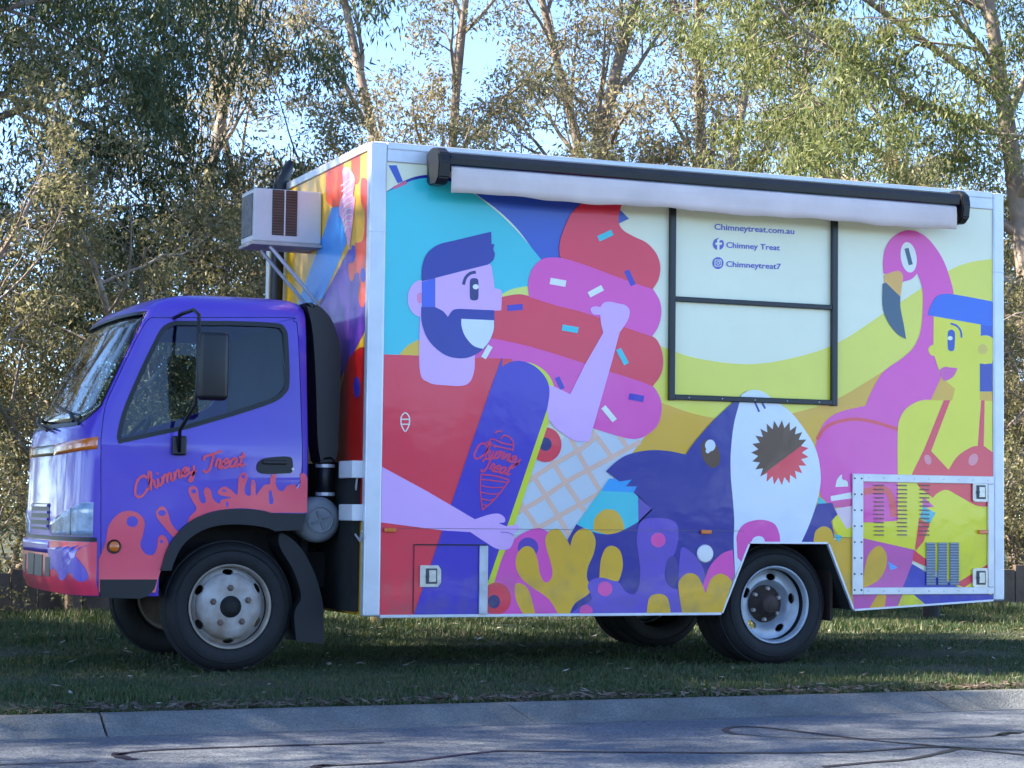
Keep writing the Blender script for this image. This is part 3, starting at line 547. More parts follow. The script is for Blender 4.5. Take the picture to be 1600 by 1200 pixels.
# corals
flat('mural_corals', [
    (11.6, PINK, cv(Z3, [(500, 1150, 1), (535, 1040, 1), (590, 870), (650, 795), (740, 757), (800, 785), (880, 850, 1), (850, 1150, 1)])),
    (12, V_(85, 64, 170), cv(Z3, ell(697, 845, 46, 46))), (12, RED, cv(Z3, ell(556, 1072, 66, 72))), (12.6, DNAVY, cv(Z3, ell(545, 1085, 27, 30))),
    (12, MUST, cv(Z3, [(640, 1012), (668, 1006), (702, 1040), (732, 1150, 1), (680, 1150, 1), (645, 1080)])),
    (9, SHK, cv(Z3, [(862, 830, 1), (915, 738, 1), (1200, 740, 1), (1371, 640, 1), (1371, 1150, 1), (860, 1150, 1)])),
    (12.7, MUST, cv(Z3, [(780, 850), (775, 800), (800, 766), (835, 762), (865, 800), (885, 838, 1), (900, 790), (935, 760), (975, 768), (998, 810), (990, 870), (965, 930), (960, 980), (978, 1012, 1), (968, 1050), (905, 1095), (880, 1150, 1), (835, 1150, 1), (790, 1075), (700, 1010), (660, 970), (642, 920), (650, 870), (685, 838), (720, 850), (740, 900), (750, 960), (770, 998), (795, 990), (806, 955), (795, 900)])),
    (13, COR, cv(Z6, [(245, 680), (262, 612), (330, 598), (398, 612), (415, 665), (400, 740), (365, 790), (360, 840), (380, 878), (412, 890, 1), (435, 1000, 1), (-40, 1000, 1), (5, 965), (60, 930), (45, 880), (60, 850), (110, 840), (165, 855), (200, 898), (235, 908), (255, 870), (258, 800), (250, 740)])),
    (12.5, COR, cv(Z6, [(412, 880, 1), (420, 760), (430, 718), (470, 740), (510, 790), (526, 850, 1), (515, 900, 1), (440, 900, 1)])),
    (13.5, V_(66, 60, 142), cv(Z6, ell(388, 815, 27, 62))),
    (13, PINK, cv(Z6, [(505, 900, 1), (540, 800), (590, 745), (635, 728, 1), (644, 822, 1), (600, 940, 1)])),
    (14, MUST, cv(Z6, [(415, 890), (420, 850), (455, 823), (495, 838), (525, 905, 1), (545, 850), (580, 825), (612, 835), (634, 858, 1), (590, 992, 1), (430, 992, 1)])),
    (14, V_(215, 78, 165), cv(Z6, ell(332, 688, 30))), (14, V_(215, 78, 165), cv(Z6, ell(115, 887, 30))), (14, V_(215, 78, 165), cv(Z6, ell(38, 978, 27))),
    (13.4, MUST, cv(Z6, [(92, 842, 1), (98, 770), (118, 722), (148, 712), (178, 735), (188, 790), (175, 845), (160, 856), (110, 842)])),
    (14, MUST, cv(Z6, [(284, 1000, 1), (295, 925), (333, 907), (370, 925), (385, 1000, 1)]))], PX, 'y', mural, clipbox=CLIP)
flat('mural_fish', [
    (10, TEAL, cv(Z3, [(1060, 536, 1), (915, 741, 1), (990, 775), (1060, 785), (1140, 772), (1192, 735, 1), (1192, 600, 1), (1185, 573, 1), (1160, 540, 1)])),
    (10.6, MUST, cv(Z3, [(988, 768, 1), (995, 715), (1030, 678), (1060, 674), (1095, 685), (1122, 730), (1127, 772, 1), (1060, 786)])),
    (10.6, V_(30, 150, 225), cv(Z3, [(1060, 536, 1), (1025, 592, 1), (1175, 598, 1), (1185, 573, 1), (1160, 540, 1)])),
    (11, V_(92, 74, 172), cv(Z3, [(1188, 610, 1), (1252, 675, 1), (1190, 738, 1)]))], PX, 'y', mural)
# the shark
star = []
for i in range(46):
    a = 2 * math.pi * i / 46; r_ = 121 if i % 2 else 92
    star.append((828 + r_ * math.cos(a) * .97, 332 + r_ * math.sin(a) * 1.1, 1))
red_half = [p for p in star if (p[1] - 395) * (920 - 765) - (p[0] - 765) * (300 - 395) > 0]
k0 = max(range(len(red_half)), key=lambda i: math.hypot(red_half[i][0] - red_half[i - 1][0], red_half[i][1] - red_half[i - 1][1]))
red_half = red_half[k0:] + red_half[:k0]
flat('mural_shark', [
    (11, SHK, cv(Z6, [(120, 408, 1), (160, 370), (210, 340), (290, 323), (370, 325), (445, 340, 1), (480, 290), (540, 220), (600, 160), (690, 82, 1), (700, 690, 1), (640, 840, 1), (580, 995, 1), (0, 995, 1), (0, 628, 1), (80, 660), (160, 660), (250, 615, 1), (305, 560, 1), (232, 495, 1), (245, 470, 1), (200, 470, 1), (225, 442, 1), (175, 450, 1)])),
    (12, SWH, cv(Z6, [(660, 140), (672, 98), (715, 77), (760, 85), (800, 115), (870, 165), (930, 240), (975, 320), (994, 420), (985, 510), (950, 620), (915, 698, 1), (704, 698, 1), (646, 835, 1), (640, 700), (642, 610), (636, 520), (628, 430), (628, 330), (640, 220)])),
    (13, DARK, cv(Z6, star)), (13.7, RED, cv(Z6, red_half)),
    (12, DARK, cv(Z6, ell(546, 336, 36, 60, -18))), (13, SWH, cv(Z6, ell(544, 303, 21, 24))), (13.2, SWH, cv(Z6, ell(534, 325, 9, 10))),
    (13, NAVY, cv(Z6, rect(735, 147, 42, 8, 66))), (13, NAVY, cv(Z6, rect(760, 138, 34, 8, 62))),
    (13, PINK, cv(Z6, [(652, 705, 1), (652, 670), (672, 632), (710, 611), (760, 606), (805, 622), (825, 660), (829, 697, 1), (768, 697, 1), (760, 678), (740, 672), (720, 680), (712, 697, 1), (704, 699, 1), (672, 778, 1), (655, 760, 1)]))], PX, 'y', mural)
# flamingo
flat('mural_flamingo', [
    (3, TEAL, cv(Z7, [(112, 560, 1), (150, 592, 1), (105, 600, 1)])),
    (10, SHK, cv(Z7, [(20, 766, 1), (105, 592, 1), (170, 588, 1), (192, 640, 1), (165, 670, 1), (176, 720, 1), (178, 766, 1)])),
    (10.7, MUST, cv(Z7, [(85, 767, 1), (95, 715), (130, 693), (165, 710), (180, 767, 1)])),
    (4, PINK, [(1282, 776, 1), (1274, 705), (1283, 668), (1306, 646), (1352, 634, 1), (1362, 610), (1380, 581), (1410, 559), (1428, 541), (1438.6, 514), (1441.6, 472), (1440, 448), (1432.6, 427, 1), (1424, 436), (1410, 440.5, 1), (1380, 427, 1), (1379.4, 409), (1383, 388), (1395, 370), (1416, 360), (1437, 364), (1455, 379), (1473, 406), (1485, 439), (1490, 466), (1490, 520, 1), (1470, 640, 1), (1420, 750, 1), (1405, 816, 1), (1345, 816, 1), (1325, 795, 1), (1297, 790, 1)]),
    (5, V_(226, 70, 84), cv(Z7, ribbon([(103, 305), (150, 245), (250, 215), (350, 225), (470, 262)], 15))), (5, V_(222, 78, 90), cv(Z7, ribbon([(310, 540), (395, 527), (432, 560), (448, 650)], 30))),
    (5, BEAK, cv(Z5, [(402, 500, 1), (440, 485), (480, 478), (500, 500), (497, 540), (487, 614, 1), (405, 538, 1)])),
    (5.5, BKD, cv(Z5, [(395, 545, 1), (412, 539, 1), (487, 612, 1), (488, 670), (505, 760), (517, 833, 1), (470, 805), (420, 740), (395, 660)])),
    (5, WHT, cv(Z5, ell(530, 407, 41, 80, -8))), (5.6, BKD, cv(Z5, ribbon([(519, 360, 1), (541, 446, 1)], 22))),
    (5.3, WHT, cv(Z7, [(185, 517, 1), (192, 485), (212, 462), (216, 482), (237, 492), (242, 515, 1)])), (5.3, WHT, cv(Z7, [(163, 558, 1), (254, 541, 1), (258, 568, 1), (166, 580, 1)])), (5.6, V_(205, 82, 150), cv(Z7, [(160, 588, 1), (256, 574, 1), (256, 600, 1), (166, 611, 1)])), (5.3, V_(218, 192, 210), cv(Z7, [(180, 614, 1), (258, 602, 1), (262, 690, 1), (236, 706, 1)])),
    (5, LIME, cv(Z7, [(170, 655, 1), (190, 640, 1), (258, 650, 1), (258, 742, 1), (205, 736), (176, 700, 1)])), (5.5, TEAL, cv(Z7, [(180, 728, 1), (214, 735, 1), (200, 766, 1)]))], PX, 'y', mural)
# the woman in the red bikini
flat('mural_woman', [
    (5.2, MUST, cv(Z5, [(700, 1030, 1), (790, 1080, 1), (760, 1170, 1), (640, 1160, 1)])),
    (6, LIME, cv(Z5, [(660, 700, 1), (965, 760, 1), (965, 1250, 1), (735, 1250, 1), (770, 1090, 1), (700, 1035, 1), (690, 1000, 1), (663, 920, 1), (645, 915), (632, 890), (641, 870), (658, 862, 1)])),
    (5.8, LIME, cv(Z7, [(463, 500, 1), (463, 270), (478, 200), (512, 158), (570, 130), (640, 130, 1), (720, 130, 1), (885, 60, 1), (885, 1000, 1), (730, 962, 1), (585, 850, 1), (540, 798, 1), (296, 743, 1), (296, 678, 1), (463, 668, 1)])),
    (5.2, V_(192, 86, 166), cv(Z7, [(296, 743, 1), (540, 798, 1), (525, 865, 1), (488, 968, 1), (296, 968, 1)])), (6, MUST, cv(Z7, [(303, 958, 1), (328, 830), (375, 780), (410, 810), (412, 870), (380, 930), (320, 964)])), (6, V_(80, 160, 250), cv(Z7, [(420, 850, 1), (464, 878, 1), (430, 888, 1)])),
    (6.2, V_(50, 60, 170), cv(Z7, [(527, 860, 1), (600, 903, 1), (740, 966, 1), (485, 968, 1)])),
    (6.2, RED, cv(Z7, [(668, 130, 1), (698, 130, 1), (612, 357, 1), (690, 440, 1), (730, 380), (790, 340), (820, 334, 1), (835, 130, 1), (851, 130, 1), (847, 333, 1), (890, 365, 1), (890, 602, 1), (820, 602), (740, 560), (682, 530), (640, 545), (620, 566, 1), (560, 520, 1), (525, 462, 1), (545, 420), (580, 350, 1)])),
    (6.8, V_(226, 130, 150), cv(Z7, ell(597, 395, 15, 23, -20))), (6.8, V_(226, 130, 150), cv(Z7, ell(800, 395, 20, 28, 25))),
    (6.6, PINK, cv(Z7, [(575, 560, 1), (626, 605, 1), (575, 612, 1)])), (6.8, V_(70, 175, 198), cv(Z7, [(575, 602, 1), (632, 633, 1), (605, 680, 1), (562, 655, 1)])), (6.8, V_(212, 68, 88), cv(Z7, [(558, 658, 1), (606, 682, 1), (578, 760, 1), (545, 800, 1), (540, 790, 1)])),
    (6.6, RED, cv(Z7, [(535, 798, 1), (590, 840, 1), (590, 872, 1), (530, 845, 1)])), (6.6, RED, cv(Z7, [(720, 950, 1), (885, 850, 1), (885, 880, 1), (760, 966, 1)])),
    (3, V_(190, 84, 166), cv(Z7, [(262, 985, 1), (500, 990, 1), (462, 1052, 1), (268, 1068, 1)])), (3.6, MUST, cv(Z7, [(335, 1062, 1), (380, 985, 1), (415, 985, 1), (405, 1056, 1)])), (4.2, LIME, cv(Z7, [(462, 1053, 1), (490, 985, 1), (520, 985, 1), (590, 1044, 1)])), (3.6, V_(42, 52, 175), cv(Z7, [(495, 985, 1), (890, 985, 1), (890, 1024, 1), (575, 1045, 1)])),
    (7, V_(48, 98, 208), cv(Z5, [(630, 708, 1), (640, 670), (672, 614), (720, 597), (800, 606), (965, 637, 1), (965, 767, 1), (905, 757, 1)])), (6.6, V_(40, 80, 190), cv(Z5, [(905, 750, 1), (965, 760, 1), (965, 830, 1), (905, 815, 1)])),
    (6.6, V_(30, 58, 160), cv(Z5, [(900, 960, 1), (965, 960, 1), (965, 1106, 1), (900, 1106, 1)])), (6.6, MUST, cv(Z5, [(900, 1108, 1), (965, 1108, 1), (965, 1155, 1), (900, 1150, 1)])), (7.2, LIME, cv(Z5, ell(928, 888, 66, 75))), (7.8, V_(208, 182, 78), cv(Z5, ell(915, 885, 24, 26))),
    (6.8, V_(42, 72, 172), cv(Z5, [(733, 805), (740, 788), (752, 784), (765, 790), (771, 808), (769, 875), (762, 892), (750, 896), (738, 890), (733, 872)])), (7.4, WHT, cv(Z5, ell(745, 828, 13, 11))), (6.8, V_(42, 72, 172), cv(Z5, ribbon([(748, 752), (780, 764), (800, 790), (805, 825)], 10))),
    (6.8, V_(200, 78, 165), cv(Z5, [(690, 992, 1), (715, 978), (745, 980), (784, 985, 1), (762, 1028), (720, 1050), (700, 1030)]))], PX, 'y', mural, clipbox=CLIP)
# hatch lettering
LET = V_(88, 88, 186)
def lettering(name, body, px0, py0, px1, py1, h, parent, mt):
    """sans lettering from the built-in font, laid on the side panel"""
    c = bpy.data.curves.new('t', 'FONT'); c.body = body; c.offset = .018; c.resolution_u = 3
    o = bpy.data.objects.new('t', c); COL.objects.link(o); dg = bpy.context.evaluated_depsgraph_get(); me = bpy.data.meshes.new_from_object(o.evaluated_get(dg))
    kill(o); xs_ = [v.co.x for v in me.vertices]; x0, x1 = min(xs_), max(xs_)
    a = S(px0, py0); b = S(px1, py1); hh = (S(px0, py0 - h) - a).z / .70
    for v in me.vertices:
        t = (v.co.x - x0) / (x1 - x0); v.co = Vector((a.x + (b.x - a.x) * t, -.004, a.z + (b.z - a.z) * t + v.co.y * hh))
    me.materials.clear(); o = link(name, me, mt, parent); return o
lettering('website_lettering', 'Chimneytreat.com.au', *Z4(386, 262), *Z4(802, 286), 9, truck, LET)
lettering('account_lettering', 'Chimney Treat', *Z4(448, 356), *Z4(727, 371), 8.6, truck, LET)
lettering('handle_lettering', 'Chimneytreat7', *Z4(447, 455), *Z4(733, 469), 8.6, truck, LET)
flat('round_f_icon', [(3, LET, ell(407, 338, 29, 31)), (4, CREAM, [(412, 370, 1), (412, 342, 1), (424, 342, 1), (426, 331, 1), (412, 331, 1), (412, 324), (416, 318), (427, 318, 1), (427, 308, 1), (412, 308), (401, 316), (400, 331, 1), (391, 331, 1), (391, 342, 1), (400, 342, 1), (400, 370, 1)])], Z4, 'y', truck)
rr = lambda cx, cy, a, r_: [(cx + sx * (a - r_) + r_ * math.cos(t), cy + sy * (a - r_) + r_ * math.sin(t), 1) for sx, sy, t0 in ((1, 1, 0), (-1, 1, 90), (-1, -1, 180), (1, -1, 270)) for t in [R(t0 + 22.5 * k) for k in range(5)]]
flat('round_camera_icon', [(3, LET, ell(405, 437, 29, 31)), (4, CREAM, rr(405, 437, 18, 6)), (5, LET, rr(405, 437, 14, 4)), (6, CREAM, ell(405, 437, 9)), (7, LET, ell(405, 437, 5.5)), (6, CREAM, ell(414, 428, 2.4))], Z4, 'y', truck)
# ---- front face of the box
FX = XB0
fcl = [(1, ZB + .01, True), (1, ZT - .02, False), (0, .01, True), (0, W - .02, False)]
fp = empty('front_print', (0, 0, 0), truck)
me = bpy.data.meshes.new('front_background'); me.from_pydata([(FX - .0012, .005, ZB), (FX - .0012, W - .005, ZB), (FX - .0012, W - .005, ZT - .01), (FX - .0012, .005, ZT - .01)], [], [[0, 1, 2, 3]]); link('front_background', me, V_(208, 165, 58), fp)
flat('front_motifs', [
    (1, ORNG, [(528, 150, 1), (625, 90, 1), (625, 300), (600, 360), (560, 362), (530, 330, 1)]), (1, ORNG, [(668, 60, 1), (718, 30, 1), (715, 200), (700, 240), (680, 230), (668, 180, 1)]),
    (1, V_(60, 140, 226), [(515, 510, 1), (560, 368, 1), (602, 360, 1), (645, 560, 1), (515, 860, 1), (380, 1000, 1), (380, 880, 1)]),
    (2, V_(98, 66, 168), [(480, 930, 1), (655, 600, 1), (690, 600, 1), (790, 640, 1), (780, 980, 1), (640, 1250, 1), (560, 1400, 1), (480, 1300, 1)]),
    (3, ORNG, [(690, 560, 1), (690, 640), (680, 670), (655, 682), (655, 740), (668, 775), (682, 765), (690, 735), (710, 730), (715, 780), (708, 860), (722, 915), (740, 910), (752, 850, 1), (790, 600, 1), (790, 300, 1), (752, 215), (735, 205), (722, 220), (722, 330), (742, 400), (740, 500), (730, 550), (705, 562)]),
    (4, V_(62, 72, 190), ell(735, 740, 14, 40)), (4, V_(62, 72, 190), ell(680, 620, 13, 45)),
    (4, V_(226, 160, 205), [(622, 165), (650, 145), (672, 170), (690, 215), (680, 300), (690, 335), (660, 600, 1), (625, 450), (604, 400), (610, 330), (628, 280)]),
    (2.5, V_(176, 36, 40), [(600, 1450), (640, 1240), (690, 1160), (745, 1140), (800, 1200, 1), (800, 2100, 1), (560, 2100, 1), (570, 1700)]), (3, V_(60, 60, 160), ell(700, 1360, 18, 60))] +
    [(5 + .1 * i, V_(240, 225, 235), stroke([(612 + (i % 3) * 3 + i * 2.2, 250 + 32 * i), (645, 225 + 31 * i), (682 - i * 1.5, 190 + 36 * i)], 5)) for i in range(9)], Z8, FX, fp, clipbox=fcl)
# ---- aluminium corner posts, trims
def xbar(name, x0, x1, y0, y1, z0, z1, mt=alu, bev=.004, parent=truck): return box_obj(name, (x0, x1, y0, y1, z0, z1), mt, parent, bev)
for x0, x1 in ((XB0 - .006, .002), (XP1 - .002, XB1 + .006)):
    xbar('corner_post', x0, x1, -.016, .05, ZB - .004 if x0 < 0 else .395, ZT + .004, bev=.012)
    xbar('corner_post', x0, x1, W - .05, W + .016, ZB - .004 if x0 < 0 else .395, ZT + .004, bev=.012)
    xbar('post_joint', x0 - .001, x1 + .001, -.0175, .0, 2.555, 2.559, alu2, 0)
xbar('roof_trim', .003, XP1 - .003, -.012, .05, 2.972, ZT + .008, bev=.006)
xbar('roof_trim', .003, XP1 - .003, W - .05, W + .012, 2.972, ZT + .008, bev=.006)
xbar('trim_lip', .003, XP1 - .003, -.0155, -.002, 3.045, 3.052, alu2, 0)
xbar('roof_trim', XB0 - .012, XB0 + .04, .055, W - .055, 3.035, ZT + .006, bev=.006)
xbar('roof_sheet', XB0 + .045, XB1 - .045, .055, W - .055, ZT + .001, ZT + .02, white_paint, .004)
xbar('skirt_trim', .003, 2.226, -.011, .01, ZB - .012, ZB + .006, bev=.002)
def edge_trim(x0, z0, x1, z1):
    bm = bmesh.new(); d = Vector((x1 - x0, 0, z1 - z0)).normalized(); nn = Vector((-d.z, 0, d.x)) * .006
    q = [Vector((x0, 0, z0)) - nn, Vector((x1, 0, z1)) - nn, Vector((x1, 0, z1)) + nn, Vector((x0, 0, z0)) + nn]
    prism(bm, [p + Vector((0, -.011, 0)) for p in q], [p + Vector((0, .012, 0)) for p in q]); bm_obj('skirt_trim', bm, alu, truck)
edge_trim(2.231, ZB, 2.418, .757); edge_trim(2.425, .765, 2.98, .765); edge_trim(2.99, .757, 3.172, .348); edge_trim(3.18, .342, XP1 - .003, .398)
seamm = mat('seam_dark', (.02, .02, .025), rough=.8)  # even dark colour of the locker seams and some rivets
for a, b, z in ((.003, 2.38, .835), (3.02, 3.16, .80)): xbar('panel_seam', a, b, -.0125, -.0122, z, z + .0025, V_(90, 90, 110), 0)
# ---- serving hatch: black bars around two panels
hx0, hx1 = S(1048, 500).x, S(1301, 500).x; hz = S(1170, 625).z; hm = S(1170, 474).z
hatch = empty('serving_hatch', (0, 0, 0), truck)
for nm, d in (('frame_bar', (hx0 - .02, hx0 + .018, -.034, -.001, hz - .02, 2.9)), ('frame_bar', (hx1 - .02, hx1 + .02, -.034, -.001, hz - .02, 2.9)), ('frame_bar', (hx0 + .019, hx1 - .021, -.032, -.001, hz - .016, hz + .017)), ('frame_bar', (hx0 + .019, hx1 - .021, -.030, -.001, hm - .015, hm + .016))):
    box_obj(nm, d, frame_black, hatch, .004)
for t in (.1, .3, .5, .7, .9): 
    for zz in (hz,): box_obj('rivet', (hx0 + (hx1 - hx0) * t - .004, hx0 + (hx1 - hx0) * t + .004, -.036, -.031, zz - .004, zz + .004), alu2, hatch, .002)
# ---- rolled awning
aw = empty('awning', (0, 0, 0), truck)
bm = bmesh.new(); A0, A1 = .325, 3.845; pr = [(-.018, 2.955), (-.018, 3.03), (-.06, 3.045), (-.13, 3.04), (-.185, 3.022), (-.205, 2.99), (-.2, 2.955), (-.17, 2.938), (-.08, 2.93)]
prism(bm, [(A0, y, z) for y, z in pr], [(A1, y, z) for y, z in pr]); bm_obj('cassette', bm, mat('awning_black', (.011, .014, .02), rough=.3, var=.15), aw)
bm = bmesh.new(); nseg = 60; rws = []
for i in range(nseg + 1):
    x = A0 + .005 + (A1 - A0 - .04) * i / nseg; wv = .004 * math.sin(i * 1.3) + .003 * math.sin(i * .47 + 1); lo = 2.785 + .006 * math.sin(i * .33) + .003 * math.sin(i * 1.1)
    rws.append([bm.verts.new((x, y + wv * f, z)) for y, z, f in ((-.2, 2.945, .2), (-.212, 2.93, .5), (-.217, 2.88, 1), (-.216, 2.83, 1.2), (-.212, lo, 1.4), (-.206, lo, 1.4), (-.21, 2.85, 1), (-.205, 2.93, .4))])
for a, b in zip(rws, rws[1:]):
    for k in range(8): bm.faces.new((a[k], a[(k + 1) % 8], b[(k + 1) % 8], b[k]))
bm.faces.new(rws[0]); bm.faces.new(rws[-1][::-1])
bm_obj('valance', bm, mat('awning_white_fabric', (.72, .60, .55), rough=.7, var=.10, scale=3, bump=.15, bscale=9), aw, True)
for x0, x1 in ((.245, .318), (3.85, 3.91)):
    bm = bmesh.new(); pe = [(-.018, 2.86), (-.018, 3.04), (-.08, 3.06), (-.16, 3.052), (-.215, 3.015), (-.228, 2.96), (-.215, 2.87), (-.17, 2.835), (-.06, 2.84)]
    prism(bm, [(x0, y, z) for y, z in pe], [(x1, y, z) for y, z in pe]); bmesh.ops.bevel(bm, geom=list(bm.edges), offset=.008, segments=2, affect='EDGES')
    bm_obj('end_cap', bm, black, aw, False)
# ---- lower left locker
def locker_latch(cx, cz, parent, w_=.13, h_=.125):
    st = mat('latch_steel', (.55, .53, .47), rough=.35, metal=.6, var=.15, scale=25); dk = mat('latch_recess', (.07, .075, .085), rough=.5)
    l = empty('latch', (0, 0, 0), parent)
    bm = bmesh.new(); q = [(-.5, -.42), (-.36, -.5), (.5, -.5), (.5, .5), (-.36, .5), (-.5, .42)] if parent is not lk1 else [(-.5, -.5), (.36, -.5), (.5, -.3), (.5, .3), (.36, .5), (-.5, .5)]
    P_ = [(cx + a * w_, cz + b * h_) for a, b in q]; prism(bm, [(x, -.02, z) for x, z in P_], [(x, -.008, z) for x, z in P_]); me = bpy.data.meshes.new('plate'); bm_obj('plate', bm, st, parent)
    box_obj('recess', (cx - .03, cx + .04, -.0225, -.0195, cz - .045, cz + .045), dk, parent, 0)
    box_obj('paddle', (cx - .012, cx + .032, -.028, -.023, cz - .035, cz + .035), st, parent, .003)
    bm = bmesh.new(); lathe(bm, [(0, -.032), (.009, -.032), (.009, -.022), (0, -.022)], 14, (cx - .02, 0, cz)); bm_obj('lock', bm, dk, parent)
    kill(l)
lk1 = empty('side_locker', (0, 0, 0), truck)
p0, p1 = S(646, 851), S(747, 851); zb_ = ZB + .012
for nm, d in (('seam', (p0.x - .003, p0.x + .002, -.014, -.0135, zb_, p0.z)), ('seam', (p0.x, p1.x + .05, -.016, -.0135, p0.z - .003, p0.z + .004))): box_obj(nm, d, seamm, lk1)
box_obj('hinge', (S(747, 900).x, S(760, 900).x, -.026, -.012, zb_ - .006, p0.z - .004), alu2, lk1, .003)
for i in range(6):
    z = zb_ + .03 + i * .07
    if z < p0.z - .02:
        for dx in (.012, .04): box_obj('rivet', (S(747, 900).x + dx - .003, S(747, 900).x + dx + .003, -.029, -.0255, z, z + .006), alu2, lk1)
c_ = S(671, 900); locker_latch(c_.x, c_.z, lk1)
# ---- rear locker with frame, louvres, vents
lk2 = empty('rear_locker', (0, 0, 0), truck)
x0, z1_ = S(1330, 741).x, S(1330, 740).z; x1 = XP1 - .004; zlo = S(1330, 929).z
lw = S(1346, 800).x - x0
wf = mat('locker_frame_white', (.70, .70, .69), rough=.35, metal=.2, var=.08)
for d in ((x0, x0 + lw, -.024, -.008, zlo, z1_), (x0 + lw + .001, x1, -.022, -.008, z1_ - .05, z1_), (x0 + lw + .001, x1, -.022, -.008, zlo, zlo + .045), (x1 - .045, x1, -.0215, -.008, zlo + .046, z1_ - .051)): box_obj('frame_bar', d, wf, lk2, .003)
for i in range(9): 
    t = x0 + lw + .04 + i * (x1 - x0 - lw - .09) / 8
    for zz in (z1_ - .025, zlo + .022): box_obj('rivet', (t - .004, t + .004, -.025, -.0215, zz - .004, zz + .004), alu2, lk2)
for i in range(8):
    zz = zlo + .03 + i * (z1_ - zlo - .06) / 7
    for dx in (.012, lw - .014): box_obj('rivet', (x0 + dx - .005, x0 + dx + .005, -.027, -.0235, zz - .005, zz + .005), seamm, lk2)
lv = mat('louvre_print', (.30, .20, .18), rough=.5, var=.3)
bmL = bmesh.new(); box(bmL, -.035, .035, -.004, .004, -.002, .002); meL = bpy.data.meshes.new('louvre'); bmesh.ops.recalc_face_normals(bmL, faces=bmL.faces); bmL.to_mesh(meL); bmL.free(); meL.materials.append(lv)
for cxz in (377, 480, 580):
    for i in range(13):
        p = S(*Z7(cxz, 510 + i * 18.4)); o = bpy.data.objects.new('louvre', meL); COL.objects.link(o); o.parent = lk2; o.location = (p.x, -.0135, p.z); o.rotation_euler = (R(30), 0, 0)
bmL = bmesh.new(); box(bmL, -.033, .033, -.003, .003, -.0025, .0025); meV = bpy.data.meshes.new('vent_slat'); bmesh.ops.recalc_face_normals(bmL, faces=bmL.faces); bmL.to_mesh(meV); bmL.free(); meV.materials.append(alu)
for cxz in (608, 660, 713):
    a = S(*Z7(cxz, 765)); b = S(*Z7(cxz, 955)); box_obj('vent_plate', (a.x - .034, a.x + .034, -.0135, -.010, b.z, a.z), mat('vent_plate_blue', (.16, .22, .30), rough=.5), lk2)
    for i in range(16):
        o = bpy.data.objects.new('vent_slat', meV); COL.objects.link(o); o.parent = lk2; o.location = (a.x, -.017, b.z + .008 + (a.z - b.z - .014) * i / 15); o.rotation_euler = (R(28), 0, 0)
for py in (540, 922):
    c_ = S(*Z7(826, py)); locker_latch(c_.x, c_.z, lk2, .115, .125)
# ---- small fittings on the side
for px, py in ((608, 828), (1101, 831), (1533, 831)):
    c_ = S(px, py); box_obj('side_marker', (c_.x - .035, c_.x + .035, -.03, -.010, c_.z - .013, c_.z + .013), amber, truck, .005)
c_ = S(1100, 865); bm = bmesh.new(); lathe(bm, [(0, -.022), (.05, -.021), (.056, -.016), (.056, -.009), (0, -.009)], 28, (c_.x, 0, c_.z)); bm_obj('filler_cap', bm, wf, truck, False)
# ---- air conditioner on the front wall
ac = empty('air_conditioner', (0, 0, 0), truck)
acw = mat('ac_white', (.60, .59, .58), rough=.45, var=.1, scale=4); YA0, YA1, XA0, XA1, ZA0, ZA1 = .94, 1.24, -.535, XB0 - .003, 2.585, 2.915
box_obj('casing', (XA0, XA1, YA0, YA1, ZA0, ZA1), acw, ac, .012)
gx0 = SX(0, 0, 0) if False else None
g0, g1 = S(425, 340, YA0).x, S(464, 340, YA0).x; gd = mat('ac_grille', (.06, .035, .025), rough=.6, var=.3)
box_obj('side_grille', (g0, g1, YA0 - .003, YA0 - .001, S(440, 368, YA0).z, S(440, 297, YA0).z), gd, ac)
for i in range(16):
    z = S(440, 368, YA0).z + .008 + i * .0172; box_obj('grille_slat', (g0, g1, YA0 - .008, YA0 - .0032, z, z + .005), mat('ac_slat', (.13, .075, .05), rough=.6), ac)
box_obj('grille_bar', ((g0 + g1) / 2 - .004, (g0 + g1) / 2 + .004, YA0 - .010, YA0 - .0035, S(440, 368, YA0).z, S(440, 297, YA0).z), acw, ac)
box_obj('front_grille', (XA0 - .006, XA0 - .001, YA0 + .03, YA1 - .03, ZA0 + .04, ZA1 - .03), mat('ac_front_grey', (.13, .125, .12), rough=.6, var=.3, scale=30), ac)
box_obj('tray', (XA0 - .01, XA1, YA0 - .01, YA1 + .01, ZA0 - .022, ZA0 - .001), mat('ac_tray', (.42, .38, .34), rough=.6, var=.2), ac, .003)
for yy in (YA0 + .03, YA1 - .05):
    bm = bmesh.new(); tube(bm, [(-.42, yy, ZA0 - .025), (XB0 - .006, yy, ZA0 - .37)], .012, 6); bm_obj('bracket', bm, alu, ac)
# ---- exhaust stack behind
bm = bmesh.new(); q = S(431, 460, 1.75); t_ = S(437, 290, 1.75); tip = S(455, 252, 1.75)
tube(bm, [(q.x, 1.75, 1.0), (q.x, 1.75, q.z), (t_.x, 1.75, t_.z), ((t_.x + tip.x) / 2 + .0, 1.75, (t_.z + tip.z) / 2), (tip.x, 1.75, tip.z)], [.045, .045, .045, .045, .02], 12); bm_obj('exhaust_stack', bm, black, truck, True)
